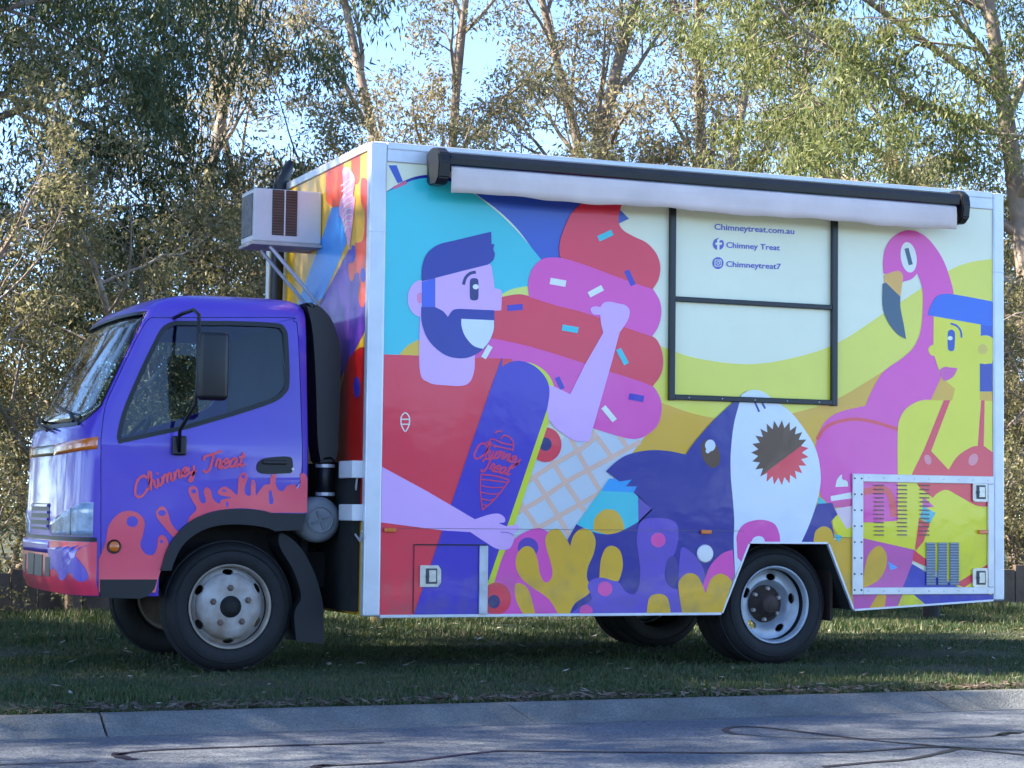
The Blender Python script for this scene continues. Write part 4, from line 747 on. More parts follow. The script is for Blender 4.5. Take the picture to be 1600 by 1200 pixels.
# ---- cab
YC = 1.1
LV = [(.44, -1.735, .16, .21, -.36), (.52, -1.765, .17, .2, -.36), (.95, -1.765, .17, .2, -.36), (1.30, -1.755, .17, .2, -.36), (1.38, -1.745, .175, .2096, -.36), (1.5, -1.69, .175, .224, -.36), (1.7, -1.595, .17, .248, -.36), (1.9, -1.49, .15, .272, -.36), (2.0, -1.435, .14, .284, -.36), (2.07, -1.40, .135, .295, -.362),
      (2.11, -1.355, .13, .310, -.37), (2.143, -1.28, .13, .338, -.39), (2.168, -1.17, .13, .40, -.43), (2.184, -1.04, .13, .49, -.50), (2.192, -.93, .13, .60, -.60)]
NS = 2.6
def lev(z):
    z = min(max(z, LV[0][0]), LV[-1][0])
    for a, b in zip(LV, LV[1:]):
        if a[0] <= z <= b[0]:
            t = (z - a[0]) / (b[0] - a[0]); return [a[i] + (b[i] - a[i]) * t for i in range(1, 5)]
def fpt(u, z, off=0.0):
    """point on the cab front: u = -1 near side corner ... 1 far side corner"""
    xf, D, yn, xb = lev(z); a = abs(u) * math.pi / 2; t = math.sin(a) ** (2 / NS); fr = 1 - math.cos(a) ** (2 / NS) if abs(u) < 1 else 1.0
    hw = YC - yn; x_ = xf + D * fr; y_ = YC + math.copysign(t * hw, u)
    nx_, ny_ = -(math.cos(a)) ** (2 - 2 / NS) / D if abs(u) < 1 else 0, math.copysign(math.sin(a) ** (2 - 2 / NS) / hw, u); k = math.hypot(nx_, ny_) or 1
    return Vector((x_ + nx_ / k * off, y_ + ny_ / k * off, z))
US = [-1 + 2 * i / 48 for i in range(49)]
def loft(off, z0, z1, backoff=0):
    bm = bmesh.new(); zs = sorted({z0, z1} | {l[0] for l in LV if z0 < l[0] < z1} | {.6, .75, 1.1, 1.2, 1.6, 1.8} & {z for z in (.6, .75, 1.1, 1.2, 1.6, 1.8) if z0 < z < z1}); rings = []
    for z in zs:
        xf, D, yn, xb = lev(z); p = [fpt(u, z, off) for u in US]; b = xb + off + backoff
        for s_, o_ in ((1, 1), (-1, -1)):
            yy = (2 * YC - yn + off) if s_ > 0 else (yn - off); c = [Vector((b - .07, yy, z)), Vector((b - .02, yy - s_ * .02, z)), Vector((b, yy - s_ * .07, z))]
            p += c if s_ > 0 else c[::-1]
        rings.append([bm.verts.new(v) for v in p])
    n_ = len(rings[0])
    for a, b in zip(rings, rings[1:]):
        for k in range(n_): bm.faces.new((a[k], a[(k + 1) % n_], b[(k + 1) % n_], b[k]))
    bm.faces.new(rings[0][::-1]); bm.faces.new(rings[-1])
    return bm
outer = bm_obj('o', loft(0, .44, 2.192), purple); inner = bm_obj('i', loft(-.035, .5, 2.15), purple)
def patch(name, us, zb, zt, o0, o1, mt, parent, nz=6, smooth=False, mirror=False):
    """solid patch that follows the cab front between offsets o0 (inside) and o1 (outside)"""
    bm = bmesh.new(); sg = -1 if mirror else 1; G = []
    for u in us:
        a, b = (zb(u) if callable(zb) else zb), (zt(u) if callable(zt) else zt)
        G.append([[bm.verts.new(fpt(sg * u, a + (b - a) * j / nz, o)) for j in range(nz + 1)] for o in (o0, o1)])
    for A, B in zip(G, G[1:]):
        for o in (0, 1):
            for j in range(nz): bm.faces.new((A[o][j], A[o][j + 1], B[o][j + 1], B[o][j]))
        for j in (0, nz): bm.faces.new((A[0][j], A[1][j], B[1][j], B[0][j]))
    for A in (G[0], G[-1]):
        for j in range(nz): bm.faces.new((A[0][j], A[1][j], A[1][j + 1], A[0][j + 1]))
    return bm_obj(name, bm, mt, parent, smooth)
def lerp(a, b, n): return [a + (b - a) * i / n for i in range(n + 1)]
WU = .80
wsb = lambda u: 1.405 + .10 * max(0, (abs(u) - .45) / .35) ** 2; wst = lambda u: 2.05
wcut = patch('c', lerp(-WU, WU, 44), wsb, wst, -.10, .06, purple, None, 8)
def prism_y(pts, y0, y1, Y=.22, mt=None, name='c', parent=None):
    P_ = [S(*p, Y) for p in catmull(pts, 5)]; bm = bmesh.new(); prism(bm, [(p.x, y0, p.z) for p in P_], [(p.x, y1, p.z) for p in P_]); return bm_obj(name, bm, mt or purple, parent)
WIN = cv(Z1, [(352, 484, 1), (372, 400), (420, 290), (470, 190), (500, 140), (535, 124, 1), (700, 124, 1), (835, 130), (862, 145), (868, 180), (868, 300), (855, 335), (815, 362), (700, 400, 1), (560, 440, 1)])
wn = prism_y(WIN, -.1, .6, .25); wfar = prism_y(WIN, 1.6, 2.4, .25)
ARCH = cv(Z9, [(300, 1100, 1), (320, 1020), (385, 830), (540, 652), (740, 565), (950, 541), (1130, 556), (1200, 576, 1), (1600, 582, 1), (1600, 1400, 1), (300, 1400, 1)])
ar = prism_y(ARCH, -.1, 2.5, .2)
def step(o, c, op='DIFFERENCE'):
    me = boolean(o, c, op); n_ = bpy.data.objects.new('s', me); COL.objects.link(n_); kill(o); return n_
sh = step(outer, inner); kill(inner)
for c in (ar, wn, wfar, wcut): sh = step(sh, c)
DOOR = cv(Z1, [(303, 895, 1), (303, 480, 1), (318, 385), (350, 310), (445, 125), (485, 105, 1), (870, 104), (900, 115), (912, 150), (915, 400, 1), (915, 595, 1), (833, 700, 1), (700, 800, 1), (560, 1000, 1), (400, 1000, 1), (303, 960, 1)])
def shrink(pts, k):
    p = catmull(pts, 5); n_ = len(p); out = []
    for i in range(n_):
        a, b = p[i - 1], p[(i + 1) % n_]; d = math.hypot(b[0] - a[0], b[1] - a[1]) or 1; out.append((p[i][0] - (b[1] - a[1]) / d * k, p[i][1] + (b[0] - a[0]) / d * k, 1))
    return out
dc = prism_y(DOOR, 0, .6, .21); dc2 = prism_y(shrink(DOOR, 1.1), 0, .6, .21)
ar_ = sum((DOOR[i][0] * DOOR[(i + 1) % len(DOOR)][1] - DOOR[(i + 1) % len(DOOR)][0] * DOOR[i][1]) for i in range(len(DOOR)))
if ar_ < 0: kill(dc2); dc2 = prism_y(shrink(DOOR, -1.1), 0, .6, .21)
body = link('cab_body', boolean(sh, dc, 'DIFFERENCE'), purple, truck); door = link('cab_door', boolean(sh, dc2, 'INTERSECT'), purple, truck)
for o in (sh, wcut, wn, wfar, ar, dc, dc2): kill(o)
def auto_smooth(o, ang=35):
    bm = bmesh.new(); bm.from_mesh(o.data)
    bmesh.ops.remove_doubles(bm, verts=bm.verts, dist=.0002)
    for f in bm.faces: f.smooth = True
    for e in bm.edges:
        if len(e.link_faces) != 2 or e.calc_face_angle(0) > R(ang): e.smooth = False
    bm.to_mesh(o.data); bm.free()
for o in (body, door): auto_smooth(o)
# glazing
def glass_mat(name, tint, refl):
    M = bpy.data.materials.new(name); M.use_nodes = True; n = M.node_tree.nodes; l = M.node_tree.links; n.remove(n['Principled BSDF'])
    t = n.new('ShaderNodeBsdfTransparent'); t.inputs[0].default_value = (*tint, 1); g_ = n.new('ShaderNodeBsdfGlossy'); g_.inputs['Roughness'].default_value = .02
    lw_ = n.new('ShaderNodeLayerWeight'); pw = n.new('ShaderNodeMath'); pw.operation = 'POWER'; pw.inputs[1].default_value = 4.5; l.new(lw_.outputs['Facing'], pw.inputs[0]); f = n.new('ShaderNodeMapRange'); r0 = ((refl - 1) / (refl + 1)) ** 2; f.inputs[3].default_value = r0; f.inputs[4].default_value = 1; l.new(pw.outputs[0], f.inputs[0]); nz = n.new('ShaderNodeTexNoise'); nz.inputs['Scale'].default_value = 1.5; bp = n.new('ShaderNodeBump'); bp.inputs['Strength'].default_value = .03
    l.new(nz.outputs[0], bp.inputs['Height']); l.new(bp.outputs[0], g_.inputs['Normal'])
    mx = n.new('ShaderNodeMixShader'); l.new(f.outputs[0], mx.inputs[0]); l.new(t.outputs[0], mx.inputs[1]); l.new(g_.outputs[0], mx.inputs[2]); l.new(mx.outputs[0], n['Material Output'].inputs[0]); return M
glass = glass_mat('window_glass', (.74, .82, .86), 1.5); wglass = glass_mat('windscreen_glass', (.62, .70, .70), 1.7)
patch('windscreen', lerp(-WU, WU, 44), wsb, wst, -.012, -.006, wglass, truck, 8, True)
YNZ = lambda z: .2 + max(0, z - 1.3) * .12
def side_pane(name, pts, dy, thick, mt, parent, far=False):
    P_ = [S(*p, .25) for p in catmull(pts, 5)]; bm = bmesh.new(); f = (lambda y: 2 * YC - y) if far else (lambda y: y)
    prism(bm, [(p.x, f(YNZ(p.z) + dy), p.z) for p in P_], [(p.x, f(YNZ(p.z) + dy + thick), p.z) for p in P_]); return bm_obj(name, bm, mt, parent)
pane = side_pane('window_pane', shrink(WIN, 0), .012, .005, glass, door); side_pane('far_window_pane', WIN, .012, .005, glass, truck, True)
def side_strip(name, path, wpx, dy, mt, parent, closed=True, Y=.25):
    p = catmull(path, 5, closed=closed); n_ = len(p); bm = bmesh.new(); A = []
    for i in range(n_):
        a, b = p[(i - 1) % n_], p[(i + 1) % n_]
        if not closed: a, b = p[max(0, i - 1)], p[min(n_ - 1, i + 1)]
        d = math.hypot(b[0] - a[0], b[1] - a[1]) or 1; nx_, ny_ = (b[1] - a[1]) / d * wpx / 2, -(b[0] - a[0]) / d * wpx / 2; q = []
        for s_ in (-1, 1):
            v = S(p[i][0] + nx_ * s_, p[i][1] + ny_ * s_, Y); q += [bm.verts.new((v.x, YNZ(v.z) + dy, v.z)), bm.verts.new((v.x, YNZ(v.z) + dy + .03, v.z))]
        A.append(q)
    for i in range(n_ if closed else n_ - 1):
        a, b = A[i], A[(i + 1) % n_]
        for j, k in ((0, 2), (2, 3), (3, 1), (1, 0)): bm.faces.new((a[j], a[k], b[k], b[j]))
    return bm_obj(name, bm, mt, parent)
side_strip('window_seal', WIN, 7, -.003, black, door)
patch('windscreen_seal', lerp(-WU - .012, WU + .012, 44), lambda u: wsb(u) - .012, lambda u: wsb(u) + .012, -.02, .003, black, truck, 1)
patch('windscreen_seal', lerp(-WU - .012, WU + .012, 44), 2.04, 2.06, -.02, .003, black, truck, 1)
for sg in (1, -1): patch('windscreen_seal', lerp(sg * WU - .014, sg * WU + .014, 2), lambda u: wsb(WU), 2.045, -.02, .0035, black, truck, 6)
# handle, indicator, steps, arch trim
hb = cv(Z1, [(776, 560), (790, 538), (830, 530), (875, 530), (884, 545), (882, 575), (860, 580), (790, 580)])
P_ = [S(*p, .2) for p in catmull(hb, 5)]; bm = bmesh.new(); prism(bm, [(p.x, .194, p.z) for p in P_], [(p.x, .215, p.z) for p in P_]); dh = bm_obj('door_handle', bm, black, door)
c_ = S(457, 733, .2); bm = bmesh.new(); lathe(bm, [(0, -.004), (.008, -.004), (.008, .004), (0, .004)], 12, (c_.x, .192, c_.z)); bm_obj('key_lock', bm, alu, dh)
bm = bmesh.new(); a, b = S(410, 722, .2), S(447, 722, .2); box(bm, a.x, b.x, .176, .19, a.z - .012, a.z + .012, .006); bm_obj('grip', bm, black, dh)
c_ = S(178, 854, .2); bm = bmesh.new(); lathe(bm, [(0, -.022), (.022, -.02), (.03, -.012), (.03, 0), (0, 0)], 24, (c_.x, .198, c_.z)); ind = bm_obj('round_indicator', bm, amber, truck, True)
bm = bmesh.new(); lathe(bm, [(.03, -.01), (.038, -.012), (.041, 0), (.03, 0)], 24, (c_.x, .1985, c_.z)); bm_obj('bezel', bm, black, ind)
arch_out = [(310, 1040, 1), (322, 1010), (385, 830), (540, 652), (740, 565), (950, 541), (1130, 556), (1200, 576, 1), (1485, 580, 1), (1470, 650, 1), (1440, 712, 1), (1235, 722, 1), (1150, 690), (950, 668), (760, 680), (600, 742), (480, 850), (410, 1000, 1), (400, 1040, 1)]
P_ = [S(*p, .19) for p in catmull(cv(Z9, arch_out), 5)]; bm = bmesh.new(); prism(bm, [(p.x, .180, p.z) for p in P_], [(p.x, .42, p.z) for p in P_]); bm_obj('wheel_arch_trim', bm, mat('arch_grey_plastic', (.012, .013, .016), rough=.55, var=.15), truck)
sp_ = cv(Z1, [(300, 900, 1), (472, 900, 1), (462, 930), (440, 950), (420, 958, 1), (300, 955, 1)])
P_ = [S(*p, .22) for p in catmull(sp_, 5)]; bm = bmesh.new(); prism(bm, [(p.x, .188, p.z) for p in P_], [(p.x, .5, p.z) for p in P_]); bm_obj('entry_step', bm, black, truck)
# bumper, lamps, grille
coral = mat('cab_coral_paint', alb(240, 70, 102), rough=.3, coat=.9, var=.04, scale=3)
bump_ = patch('bumper', lerp(-.995, .995, 60), .445, .742, -.03, .022, coral, truck, 8, True); auto_smooth(bump_, 50)
patch('bumper_gap', lerp(-.995, .995, 60), .744, .768, -.03, .006, black, truck, 1)
def near_far(name, us, zb, zt, o0, o1, mt, parent, nz=6, smooth=False):
    for mi in (False, True): patch(name, us, zb, zt, o0, o1, mt, parent, nz, smooth, mi)
def useg(px, py):
    best = None
    for i in range(400):
        u = -1 + i / 400
        # walk along the front at the height seen
        zz = 1.0
        for _ in range(4):
            v = fpt(u, zz); d = v - CAM; sc = d.dot(FWD); X = 800 + FPX * d.dot(RIGHT) / sc; Yp = 600 - FPX * d.dot(UP) / sc; zz += (Yp - py) / FPX * sc
        e = abs(X - px)
        if best is None or e < best[0]: best = (e, u, zz)
    return best[1], best[2]
lens = glass_mat('headlight_lens', (.85, .9, .95), 1.6); chrome = mat('headlight_reflector', (.62, .68, .75), rough=.35, metal=0, var=.3, scale=22)
uA, zA = useg(80, 840); uB, zB_ = useg(146, 790); uM = uA + (uB - uA) * .5
ztop = lambda u: .80 + .165 * min(1, max(0, (u - uA) / (uB - uA)) * 1.0) ** .45 if uB > uA else .95
ztop = lambda u: .772 + .19 * min(1.0, max(0.0, (u - uA) / (uB - uA) * 1.15 + .12)) ** .5
hus = lerp(uB, uA, 14)
near_far('headlight', hus, .772, ztop, -.02, .004, chrome, truck, 5, True)
near_far('headlight_lens', hus, .775, lambda u: ztop(u) - .003, .008, .013, lens, truck, 5, True)
near_far('headlight_divider', [uM - .004, uM + .004], .775, lambda u: ztop(u) - .003, .004, .009, mat('headlight_rib', (.25, .28, .33), rough=.3), truck, 3)
uI0, zI0 = useg(152, 700); uI1, _ = useg(86, 703); uI2, _ = useg(47, 720)
izb = lambda u: 1.262 - .03 * (u - uI0) / (uI1 - uI0); izt = lambda u: 1.330 - .035 * (u - uI0) / (uI1 - uI0)
near_far('corner_indicator', lerp(max(uI0, -.998), uI1, 14), izb, izt, -.01, .006, amber, truck, 3, True)
patch('front_garnish', lerp(uI1 + .003, -uI1 - .003, 40), lambda u: 1.232, lambda u: 1.295, -.01, .005, mat('garnish_dark', (.03, .03, .03), rough=.3, coat=.5), truck, 3, True)
uG, _ = useg(77, 815)
patch('grille', lerp(uG, -uG, 30), .80, .955, -.02, .003, black, truck, 3)
for z in (.815, .855, .895, .935): patch('grille_bar', lerp(uG + .01, -uG - .01, 30), z, z + .014, .002, .012, purple, truck, 1)
uV0, _ = useg(52, 895); uV1, _ = useg(84, 895)
near_far('bumper_vent', lerp(uV1 - .0, uV1 + (uV0 - uV1) * .34, 6), .535, .645, .0, .025, black, bump_, 2); near_far('bumper_vent', lerp(uV1 + (uV0 - uV1) * .55, uV0, 6), .53, .655, .0, .025, black, bump_, 2)
PUV = mat('vinyl_purple', (.092, .045, .48), rough=.36, coat=.5, var=.04)
def on_front(name, pts, off, mt, parent):
    uz = [useg(*p) for p in catmull(pts, 4)]; bm = bmesh.new(); f = bm.faces.new([bm.verts.new((u, z, 0)) for u, z in uz])
    bmesh.ops.triangulate(bm, faces=[f])
    for _ in range(2): bmesh.ops.subdivide_edges(bm, edges=[e for e in bm.edges if e.calc_length() > .03], cuts=1, use_grid_fill=False); bmesh.ops.triangulate(bm, faces=list(bm.faces))
    for v in bm.verts: v.co = fpt(max(-1, v.co.x), v.co.y, off)
    return bm_obj(name, bm, mt, parent)
Zb1 = conv(0, 840, .1625)
on_front('bumper_print', cv(Zb1, [(500, 100, 1), (885, 62, 1), (800, 100), (757, 165), (800, 235), (848, 320), (856, 395), (805, 424), (752, 395), (722, 350), (690, 330), (666, 352), (658, 402), (625, 408), (600, 370), (610, 290), (640, 210), (606, 160), (570, 185), (570, 250), (540, 310), (505, 280, 1)]), .024, PUV, bump_)
patch('bumper_band', lerp(uV1 + .03, .9, 40), .668, .741, .0, .0235, PUV, bump_, 3, True)
# coral drips on the cab side (vinyl)
drip1 = [(298, 940, 1), (298, 842, 1), (318, 790), (330, 735), (365, 698), (408, 696), (436, 722), (432, 765), (424, 795), (438, 822), (462, 826), (474, 805), (478, 775), (492, 766), (506, 782), (512, 812, 1), (500, 830, 1), (478, 897, 1), (470, 940, 1)]
drip2 = [(270, 800), (280, 560), (310, 525), (345, 530), (375, 580), (400, 660), (450, 720), (485, 712, 1), (440, 765, 1), (415, 770, 1), (370, 720), (310, 650), (280, 600)]
drip3 = [(530, 662, 1), (545, 610), (602, 545), (572, 480), (540, 410), (545, 370), (580, 357), (612, 385), (625, 460), (650, 498), (680, 480), (662, 400), (690, 368), (720, 400), (735, 460), (785, 500), (805, 470), (880, 450), (790, 430), (778, 395), (830, 362), (885, 392), (930, 428), (938, 330), (958, 262), (1000, 253), (1016, 290), (992, 370), (1000, 425), (1038, 430), (1040, 335), (1060, 308), (1078, 335), (1082, 430), (1112, 395), (1150, 352), (1192, 340), (1200, 290), (1218, 264), (1246, 272), (1240, 330), (1262, 388), (1300, 396), (1335, 358), (1390, 346), (1420, 380), (1442, 340), (1440, 270), (1466, 254), (1494, 290), (1497, 400, 1), (1494, 573, 1), (1200, 573, 1), (1130, 553), (950, 537), (740, 561), (600, 616)]
CORV = mat('vinyl_coral', alb(244, 76, 106), rough=.3, coat=.8, var=.03); PUV = mat('vinyl_purple', (.092, .045, .48), rough=.36, coat=.5, var=.04)
flat('cab_drips', [(1, CORV, cv(Z1, drip1)), (1, CORV, cv(Z9, drip2[1:])), (1, CORV, cv(Z9, drip3)), (2, PUV, cv(Z9, ell(85, 645, 46, 44))), (2, PUV, cv(Z9, ell(325, 575, 32, 24))), (2, PUV, cv(Z9, ell(580, 400, 20, 18))), (2, PUV, cv(Z9, [(1190, 400), (1205, 395), (1215, 430), (1222, 490), (1200, 506), (1188, 480)])), (2, PUV, cv(Z9, ell(1060, 335, 8))), (2, PUV, cv(Z9, ell(982, 282, 14, 16))), (2, PUV, cv(Z9, ell(826, 396, 18, 10))), (2, PUV, cv(Z9, ell(850, 505, 10, 22))), (2, PUV, cv(Z1, ell(488, 786, 5)))], PX, 'y', truck, Yb=.2, y0=-.002)
flat('cab_lettering', [(3 + .12 * i, CORV, s_) for i, s_ in enumerate(script('Chimney', [Z9(120, 462), Z9(330, 345), Z9(600, 250)], 13, 3.9) + script('Treat', [Z9(655, 250), Z9(820, 212), Z9(990, 195)], 13.5, 3.9))], PX, 'y', truck, Yb=.2, y0=-.002)
side_strip('body_crease', cv(Z9, [(0, 630), (200, 555), (400, 455), (640, 360), (850, 315), (1100, 303), (1500, 303)]), 5, -.0012, purple, truck, False, .2)
# mirror
mr = empty('wing_mirror', (0, 0, 0), truck)
a, b = S(308, 571, -.08), S(355, 571, -.08); zt_, zb2 = S(330, 518, -.08).z, S(330, 626, -.08).z
box_obj('mirror_housing', (a.x, b.x, -.14, -.05, zb2, zt_), black, mr, .03, True)
bm = bmesh.new(); pth = [S(280, 706, .17), S(281, 672, .12), S(293, 652, .04), S(305, 632, -.02), S(308, 600, -.04), S(310, 540, -.04), S(311, 492, .0), S(303, 484, .08), S(285, 490, .2), S(272, 497, .28)]
tube(bm, pth, .011, 8); bm_obj('mirror_arm', bm, black, mr, True)
a = S(279, 695, .2); box_obj('mirror_bracket', (a.x - .04, a.x + .04, .165, .199, a.z - .06, a.z + .05), black, mr, .01)
bm = bmesh.new(); fp_ = [S(135, 664, .35), S(110, 645, .5), S(85, 640, .6)]
# wipers
for us_, in ((((-.62, 1.40), (-.40, 1.47), (-.05, 1.53)),), (((-.2, 1.385), (.1, 1.43), (.45, 1.47)),)):
    bm = bmesh.new(); tube(bm, [fpt(u, z, .02) for u, z in us_], .007, 6); wp = bm_obj('wiper', bm, black, truck)
    bm = bmesh.new(); u0, z0 = us_[1]; tube(bm, [fpt(us_[0][0] + .1, z0 - .05, .028), fpt(u0, z0, .03), fpt(us_[2][0] + .08, us_[2][1] + .02, .02)], .009, 6); bm_obj('wiper_blade', bm, black, wp)
# cab interior
intd = mat('cab_interior', (.02, .02, .023), rough=.8, var=.2)
box_obj('dashboard', (-1.62, -1.25, .3, 1.9, .95, 1.32), intd, truck, .05)
for y0_ in (.35, 1.25): 
    st_ = box_obj('seat', (-1.05, -.6, y0_, y0_ + .55, .95, 1.12), intd, truck, .05); box_obj('backrest', (-.66, -.5, y0_ + .02, y0_ + .53, 1.05, 1.52), intd, st_, .05)
bm = bmesh.new(); bmesh.ops.create_circle(bm, segments=4, radius=.001); bm.free()
bm = bmesh.new(); cen = Vector((-1.16, 1.45, 1.33)); e1 = Vector((0, 1, 0)); e2 = Vector((.55, 0, .83)).normalized(); pts_ = [cen + (e1 * math.cos(t) + e2 * math.sin(t)) * .2 for t in [2 * math.pi * i / 28 for i in range(29)]]
tube(bm, pts_, .015, 8); sw = bm_obj('steering_wheel', bm, black, truck, True)
bm = bmesh.new(); tube(bm, [cen - e1 * .19, cen + e1 * .19], .012, 6); tube(bm, [cen, cen - e2 * .19], .012, 6); tube(bm, [cen, cen + Vector((-.25, 0, -.25))], .025, 8); bm_obj('wheel_spokes', bm, black, sw)
box_obj('rear_lining', (-.43, -.405, .30, 1.90, .95, 2.04), intd, truck); box_obj('cab_floor', (-1.55, -.4, .25, 1.95, .9, .945), under, truck)
# air intake duct behind the cab, filter canister, junction boxes
DU = cv(Z1, [(916, 66, 1), (950, 72), (990, 112), (1012, 170), (1020, 235), (1014, 480), (1003, 545, 1), (962, 548, 1), (952, 480), (946, 300), (936, 150)])
P_ = [S(*p, .36) for p in catmull(DU, 6)]; bm = bmesh.new(); prism(bm, [(p.x, .30, p.z) for p in P_], [(p.x, .50, p.z) for p in P_]); bmesh.ops.bevel(bm, geom=[e for e in bm.edges if abs(e.verts[0].co.y - e.verts[1].co.y) < .01], offset=.03, segments=3, affect='EDGES'); bm_obj('intake_duct', bm, black, truck, False)
bm = bmesh.new(); tube(bm, [S(508, 715, .40), S(508, 745, .40), S(508, 790, .40)], .052, 16); bm_obj('intake_hose', bm, black, truck, True)
for py in (728, 772): 
    c_ = S(508, py, .40); bm = bmesh.new(); lathe(bm, [(.052, -.01), (.058, -.01), (.058, .01), (.052, .01)], 20); 
    for v in bm.verts: v.co = Vector((c_.x + v.co.x, .40 + v.co.z, c_.z + v.co.y))
    bm_obj('hose_clamp', bm, alu, truck)
c_ = S(500, 812, .3); grey = mat('filter_grey', (.24, .26, .28), rough=.5, var=.15, scale=9); bm = bmesh.new(); lathe(bm, [(0, 0), (.05, -.006), (.09, .0), (.115, .012), (.135, .04), (.135, .3), (0, .3)], 32, (c_.x, .3, c_.z)); ff = bm_obj('air_filter', bm, grey, truck, True)
bm = bmesh.new(); lathe(bm, [(.07, -.006), (.075, -.012), (.085, -.006)], 32, (c_.x, .3, c_.z)); bm_obj('filter_rib', bm, grey, ff)
for k in range(4):
    a = k * math.pi / 2 + .4; bm = bmesh.new(); tube(bm, [(c_.x + .015 * math.cos(a), .292, c_.z + .015 * math.sin(a)), (c_.x + .055 * math.cos(a), .292, c_.z + .055 * math.sin(a))], .008, 6); bm_obj('filter_rib', bm, grey, ff)
for py0, py1 in ((721, 747), (788, 814)):
    a, b = SX(547, py0, XB0), SX(568, py1, XB0); box_obj('junction_box', (XB0 - .07, XB0 - .002, b.y, a.y, b.z, a.z), white_paint, truck, .006)
bm = bmesh.new(); tube(bm, [SX(558, 747, XB0 - .03), SX(556, 765, XB0 - .03), SX(552, 786, XB0 - .03)], .006, 6); bm_obj('cable', bm, alu2, truck)
bm = bmesh.new(); tube(bm, [SX(552, 812, XB0 - .03), SX(553, 832, XB0 - .03), SX(562, 845, XB0 - .03), SX(566, 830, XB0 - .03)], .006, 6); bm_obj('cable', bm, alu2, truck)
# chassis, mudflaps, tanks
for yy in (.62, 1.42): box_obj('chassis_rail', (-1.5, 4.2, yy, yy + .09, .47, .68), under, truck)
box_obj('wheel_well', (2.2, 3.2, .62, .66, .40, 1.3), under, truck); box_obj('gearbox', (-.6, .6, .8, 1.3, .36, .7), under, truck); box_obj('well_roof', (2.40, 3.0, .02, .62, .70, .764), under, truck) if False else None
box_obj('engine_cover', (-1.5, -.3, .5, 1.7, .5, .92), under, truck); box_obj('fuel_tank', (.25, 1.1, 1.55, 2.0, .34, .66), under, truck, .04); box_obj('back_panel', (-.34, -.30, .45, 1.75, .45, 1.2), under, truck)
box_obj('front_gap_shade', (XB0 - .045, XB0 - .003, .08, 2.1, ZB + .02, 1.22), under, truck); box_obj('axle', (2.62, 2.7, .4, 1.8, .33, .43), under, truck); box_obj('axle', (-.87, -.79, .4, 1.8, .33, .43), under, truck)  # first box: dark sheet painting the shade behind the cab onto the front wall
for yy in (.26, 1.68):
    P_ = [S(*p, .3) for p in catmull(cv(Z1, [(845, 760), (900, 800), (945, 880), (968, 960), (972, 1000, 1), (972, 1095, 1), (890, 1085, 1), (885, 1000), (905, 950), (880, 870), (840, 800)]), 4)]
    bm = bmesh.new(); prism(bm, [(p.x, yy, p.z) for p in P_], [(p.x, yy + .24, p.z) for p in P_]); bm_obj('mudguard', bm, mat('mudguard_black', (.009, .009, .010), rough=.6), truck)
for yy in (.1, 1.75):
    a, b = S(1297, 870, .1), S(1318, 965, .1); box_obj('mudflap', (a.x + .0, a.x + .02, yy, yy + .35, b.z - .02, a.z + .1), mat('flap_brown', (.035, .02, .015), rough=.8), truck)
# ---- wheels
rimw = mat('rim_white_paint', (.52, .51, .49), rough=.45, var=.25, scale=7, col2=(.27, .20, .15)); rims = mat('rim_steel', (.36, .40, .45), rough=.38, metal=.3, var=.2, scale=12); rust = mat('hub_rust', (.055, .035, .028), rough=.75, var=.4, scale=18); lip = mat('rim_lip', (.30, .25, .20), rough=.5, metal=.3, var=.3)
RW = .3765
def tyre(parent, y0, w_, c, s):
    """s = 1: outer face towards -y"""
    pr_ = [(.235, .03), (.262, .006), (.30, .0), (.335, .010), (.358, .03), (.370, .05), (RW, .075), (RW, w_ - .075), (.370, w_ - .05), (.335, w_ - .01), (.30, w_), (.262, w_ - .006), (.235, w_ - .03), (.228, w_ / 2), (.235, .03)]
    bm = bmesh.new(); lathe(bm, [(r_, s * y) for r_, y in pr_], 64, (0, 0, 0)); t = bm_obj('tyre', bm, rubber, parent, True)
    bm = bmesh.new(); 
    for k in range(5):
        yy = .06 + k * (w_ - .12) / 4; lathe(bm, [(RW - .004, s * (yy - .008)), (RW + .0035, s * (yy - .006)), (RW + .0035, s * (yy + .006)), (RW - .004, s * (yy + .008))], 64)
    bm_obj('tread', bm, rubber, t)
    bm = bmesh.new(); lathe(bm, [(.318, s * .003), (.322, s * -.001), (.328, s * .006)], 64); bm_obj('sidewall_ring', bm, rubber, t)
    t.location = (c[0], y0, c[1]); return t
def hole_cut(o, n, r_, hw, hh, y0, y1, ph):
    for k in range(n):
        a = ph + 2 * math.pi * k / n; bm = bmesh.new(); q = [(r_ + hh * math.sin(t), hw * math.cos(t)) for t in [2 * math.pi * i / 16 for i in range(16)]]
        f = lambda p, y: (p[0] * math.cos(a) - p[1] * math.sin(a), y, p[0] * math.sin(a) + p[1] * math.cos(a))
        prism(bm, [f(p, y0) for p in q], [f(p, y1) for p in q]); c = bm_obj('c', bm, rust, o.parent); me = boolean(o, c, 'DIFFERENCE', 'EXACT'); kill(c)
        mm = list(o.data.materials); o.data = me
        for z in mm: me.materials.append(z)
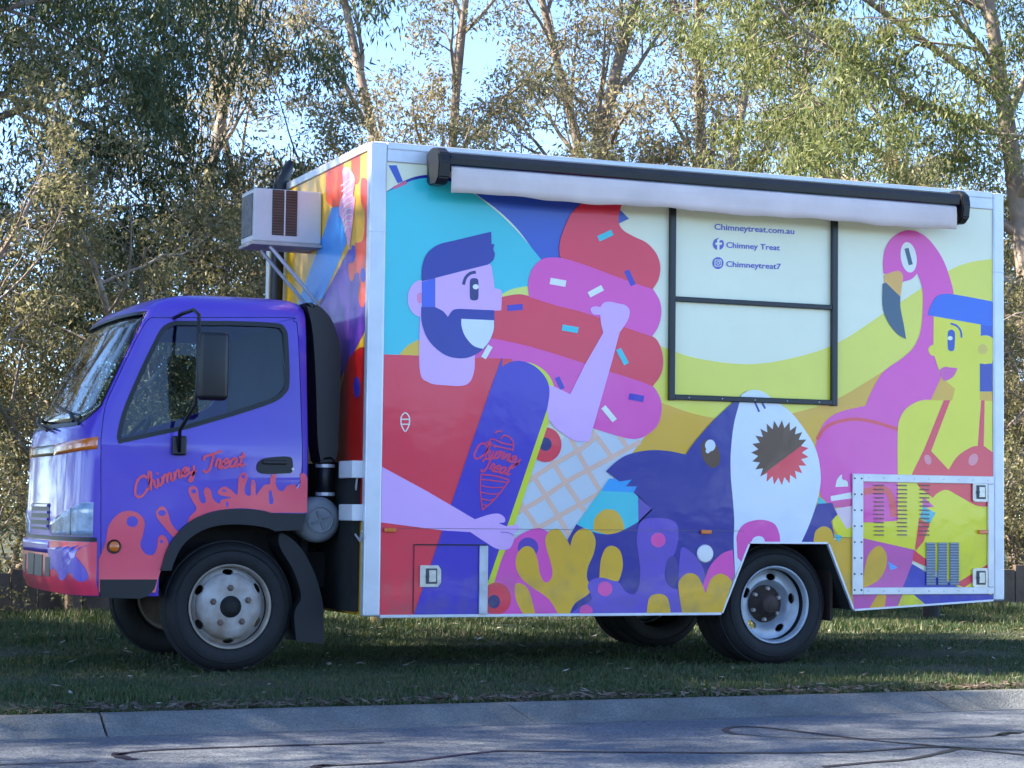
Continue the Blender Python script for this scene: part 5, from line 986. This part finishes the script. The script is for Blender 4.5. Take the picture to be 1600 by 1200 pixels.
def wheel(x, yface, front, s, detail=True):
    """yface: outer tyre face"""
    wh = empty('wheel', (x, yface, .3745), truck); t = tyre(wh, 0, .205, (0, 0), s); t.location = (0, 0, 0)
    bm = bmesh.new(); lathe(bm, [(.222, s * .05), (.229, s * .018), (.241, s * .008), (.245, s * .014), (.236, s * .024), (.232, s * .10), (.215, s * .19), (.205, s * .19), (.222, s * .1)], 56); bm_obj('rim', bm, lip if front else rims, wh, True)
    if front:
        pr_ = [(.0, -.028), (.062, -.028), (.07, -.03), (.13, -.032), (.165, -.022), (.186, .0), (.195, .03), (.222, .045), (.226, .06), (.19, .05), (.178, .02), (.155, -.005), (.12, -.012), (0, -.010)]
        bm = bmesh.new(); lathe(bm, [(r_, s * (y + .03)) for r_, y in pr_], 56); d = bm_obj('rim_disc', bm, rimw, wh, False)
        if detail: hole_cut(d, 6, .197, .032, .017, -.1, .2, .55)
        auto_smooth(d, 40)
        bm = bmesh.new(); lathe(bm, [(.0, s * -.03), (.03, s * -.03), (.04, s * -.022), (.043, s * .0), (.066, s * .002), (.068, s * .012), (0, s * .012)], 32); bm_obj('hub', bm, under, wh, True)
        for k in range(5):
            a = .35 + 2 * math.pi * k / 5; cx_, cz_ = .108 * math.cos(a), .108 * math.sin(a)
            bm = bmesh.new(); lathe(bm, [(.0, s * -.024), (.010, s * -.024), (.0135, s * -.016), (.0135, s * -.004), (.021, s * -.002), (.021, s * .004), (0, s * .004)], 6, (cx_, 0, cz_)); bm_obj('wheel_nut', bm, mat('nut_rust', (.16, .10, .075), rough=.6, var=.3), wh)
    else:
        pr_ = [(.0, .165), (.10, .165), (.115, .155), (.135, .12), (.155, .10), (.185, .105), (.218, .09), (.224, .10), (.19, .118), (.16, .115), (.145, .13), (.125, .17), (0, .18)]
        bm = bmesh.new(); lathe(bm, [(r_, s * y) for r_, y in pr_], 56); d = bm_obj('rim_disc', bm, rims, wh, False)
        if detail: hole_cut(d, 5, .172, .034, .022, .0, .3, .2)
        auto_smooth(d, 40)
        bm = bmesh.new(); lathe(bm, [(0, s * .06), (.05, s * .06), (.06, s * .07), (.065, s * .12), (.12, s * .15), (.125, s * .162), (0, s * .165)], 32); bm_obj('hub', bm, rust, wh, True)
        for k in range(6):
            a = .4 + 2 * math.pi * k / 6; bm = bmesh.new(); lathe(bm, [(0, s * .115), (.012, s * .115), (.014, s * .13), (.014, s * .16), (0, s * .16)], 6, (.098 * math.cos(a), 0, .098 * math.sin(a))); bm_obj('wheel_nut', bm, mat('nut_pale', (.42, .38, .34), rough=.6, var=.3), wh)
    return wh
wheel(-.806, .27, True, 1); wheel(-.806, 1.93, True, -1, False)
wheel(2.655, .07, False, 1); wheel(2.655, 2.13, False, -1, False)
for yy in (.30, 1.70):
    t = empty('inner_wheel', (2.655, yy, .3745), truck); q = tyre(t, 0, .205, (0, 0), 1); q.location = (0, 0, 0)
# attach: keep world positions of everything built under the truck's base point
for o in list(truck.children): o.location = Vector(o.location) - Vector(truck.location)
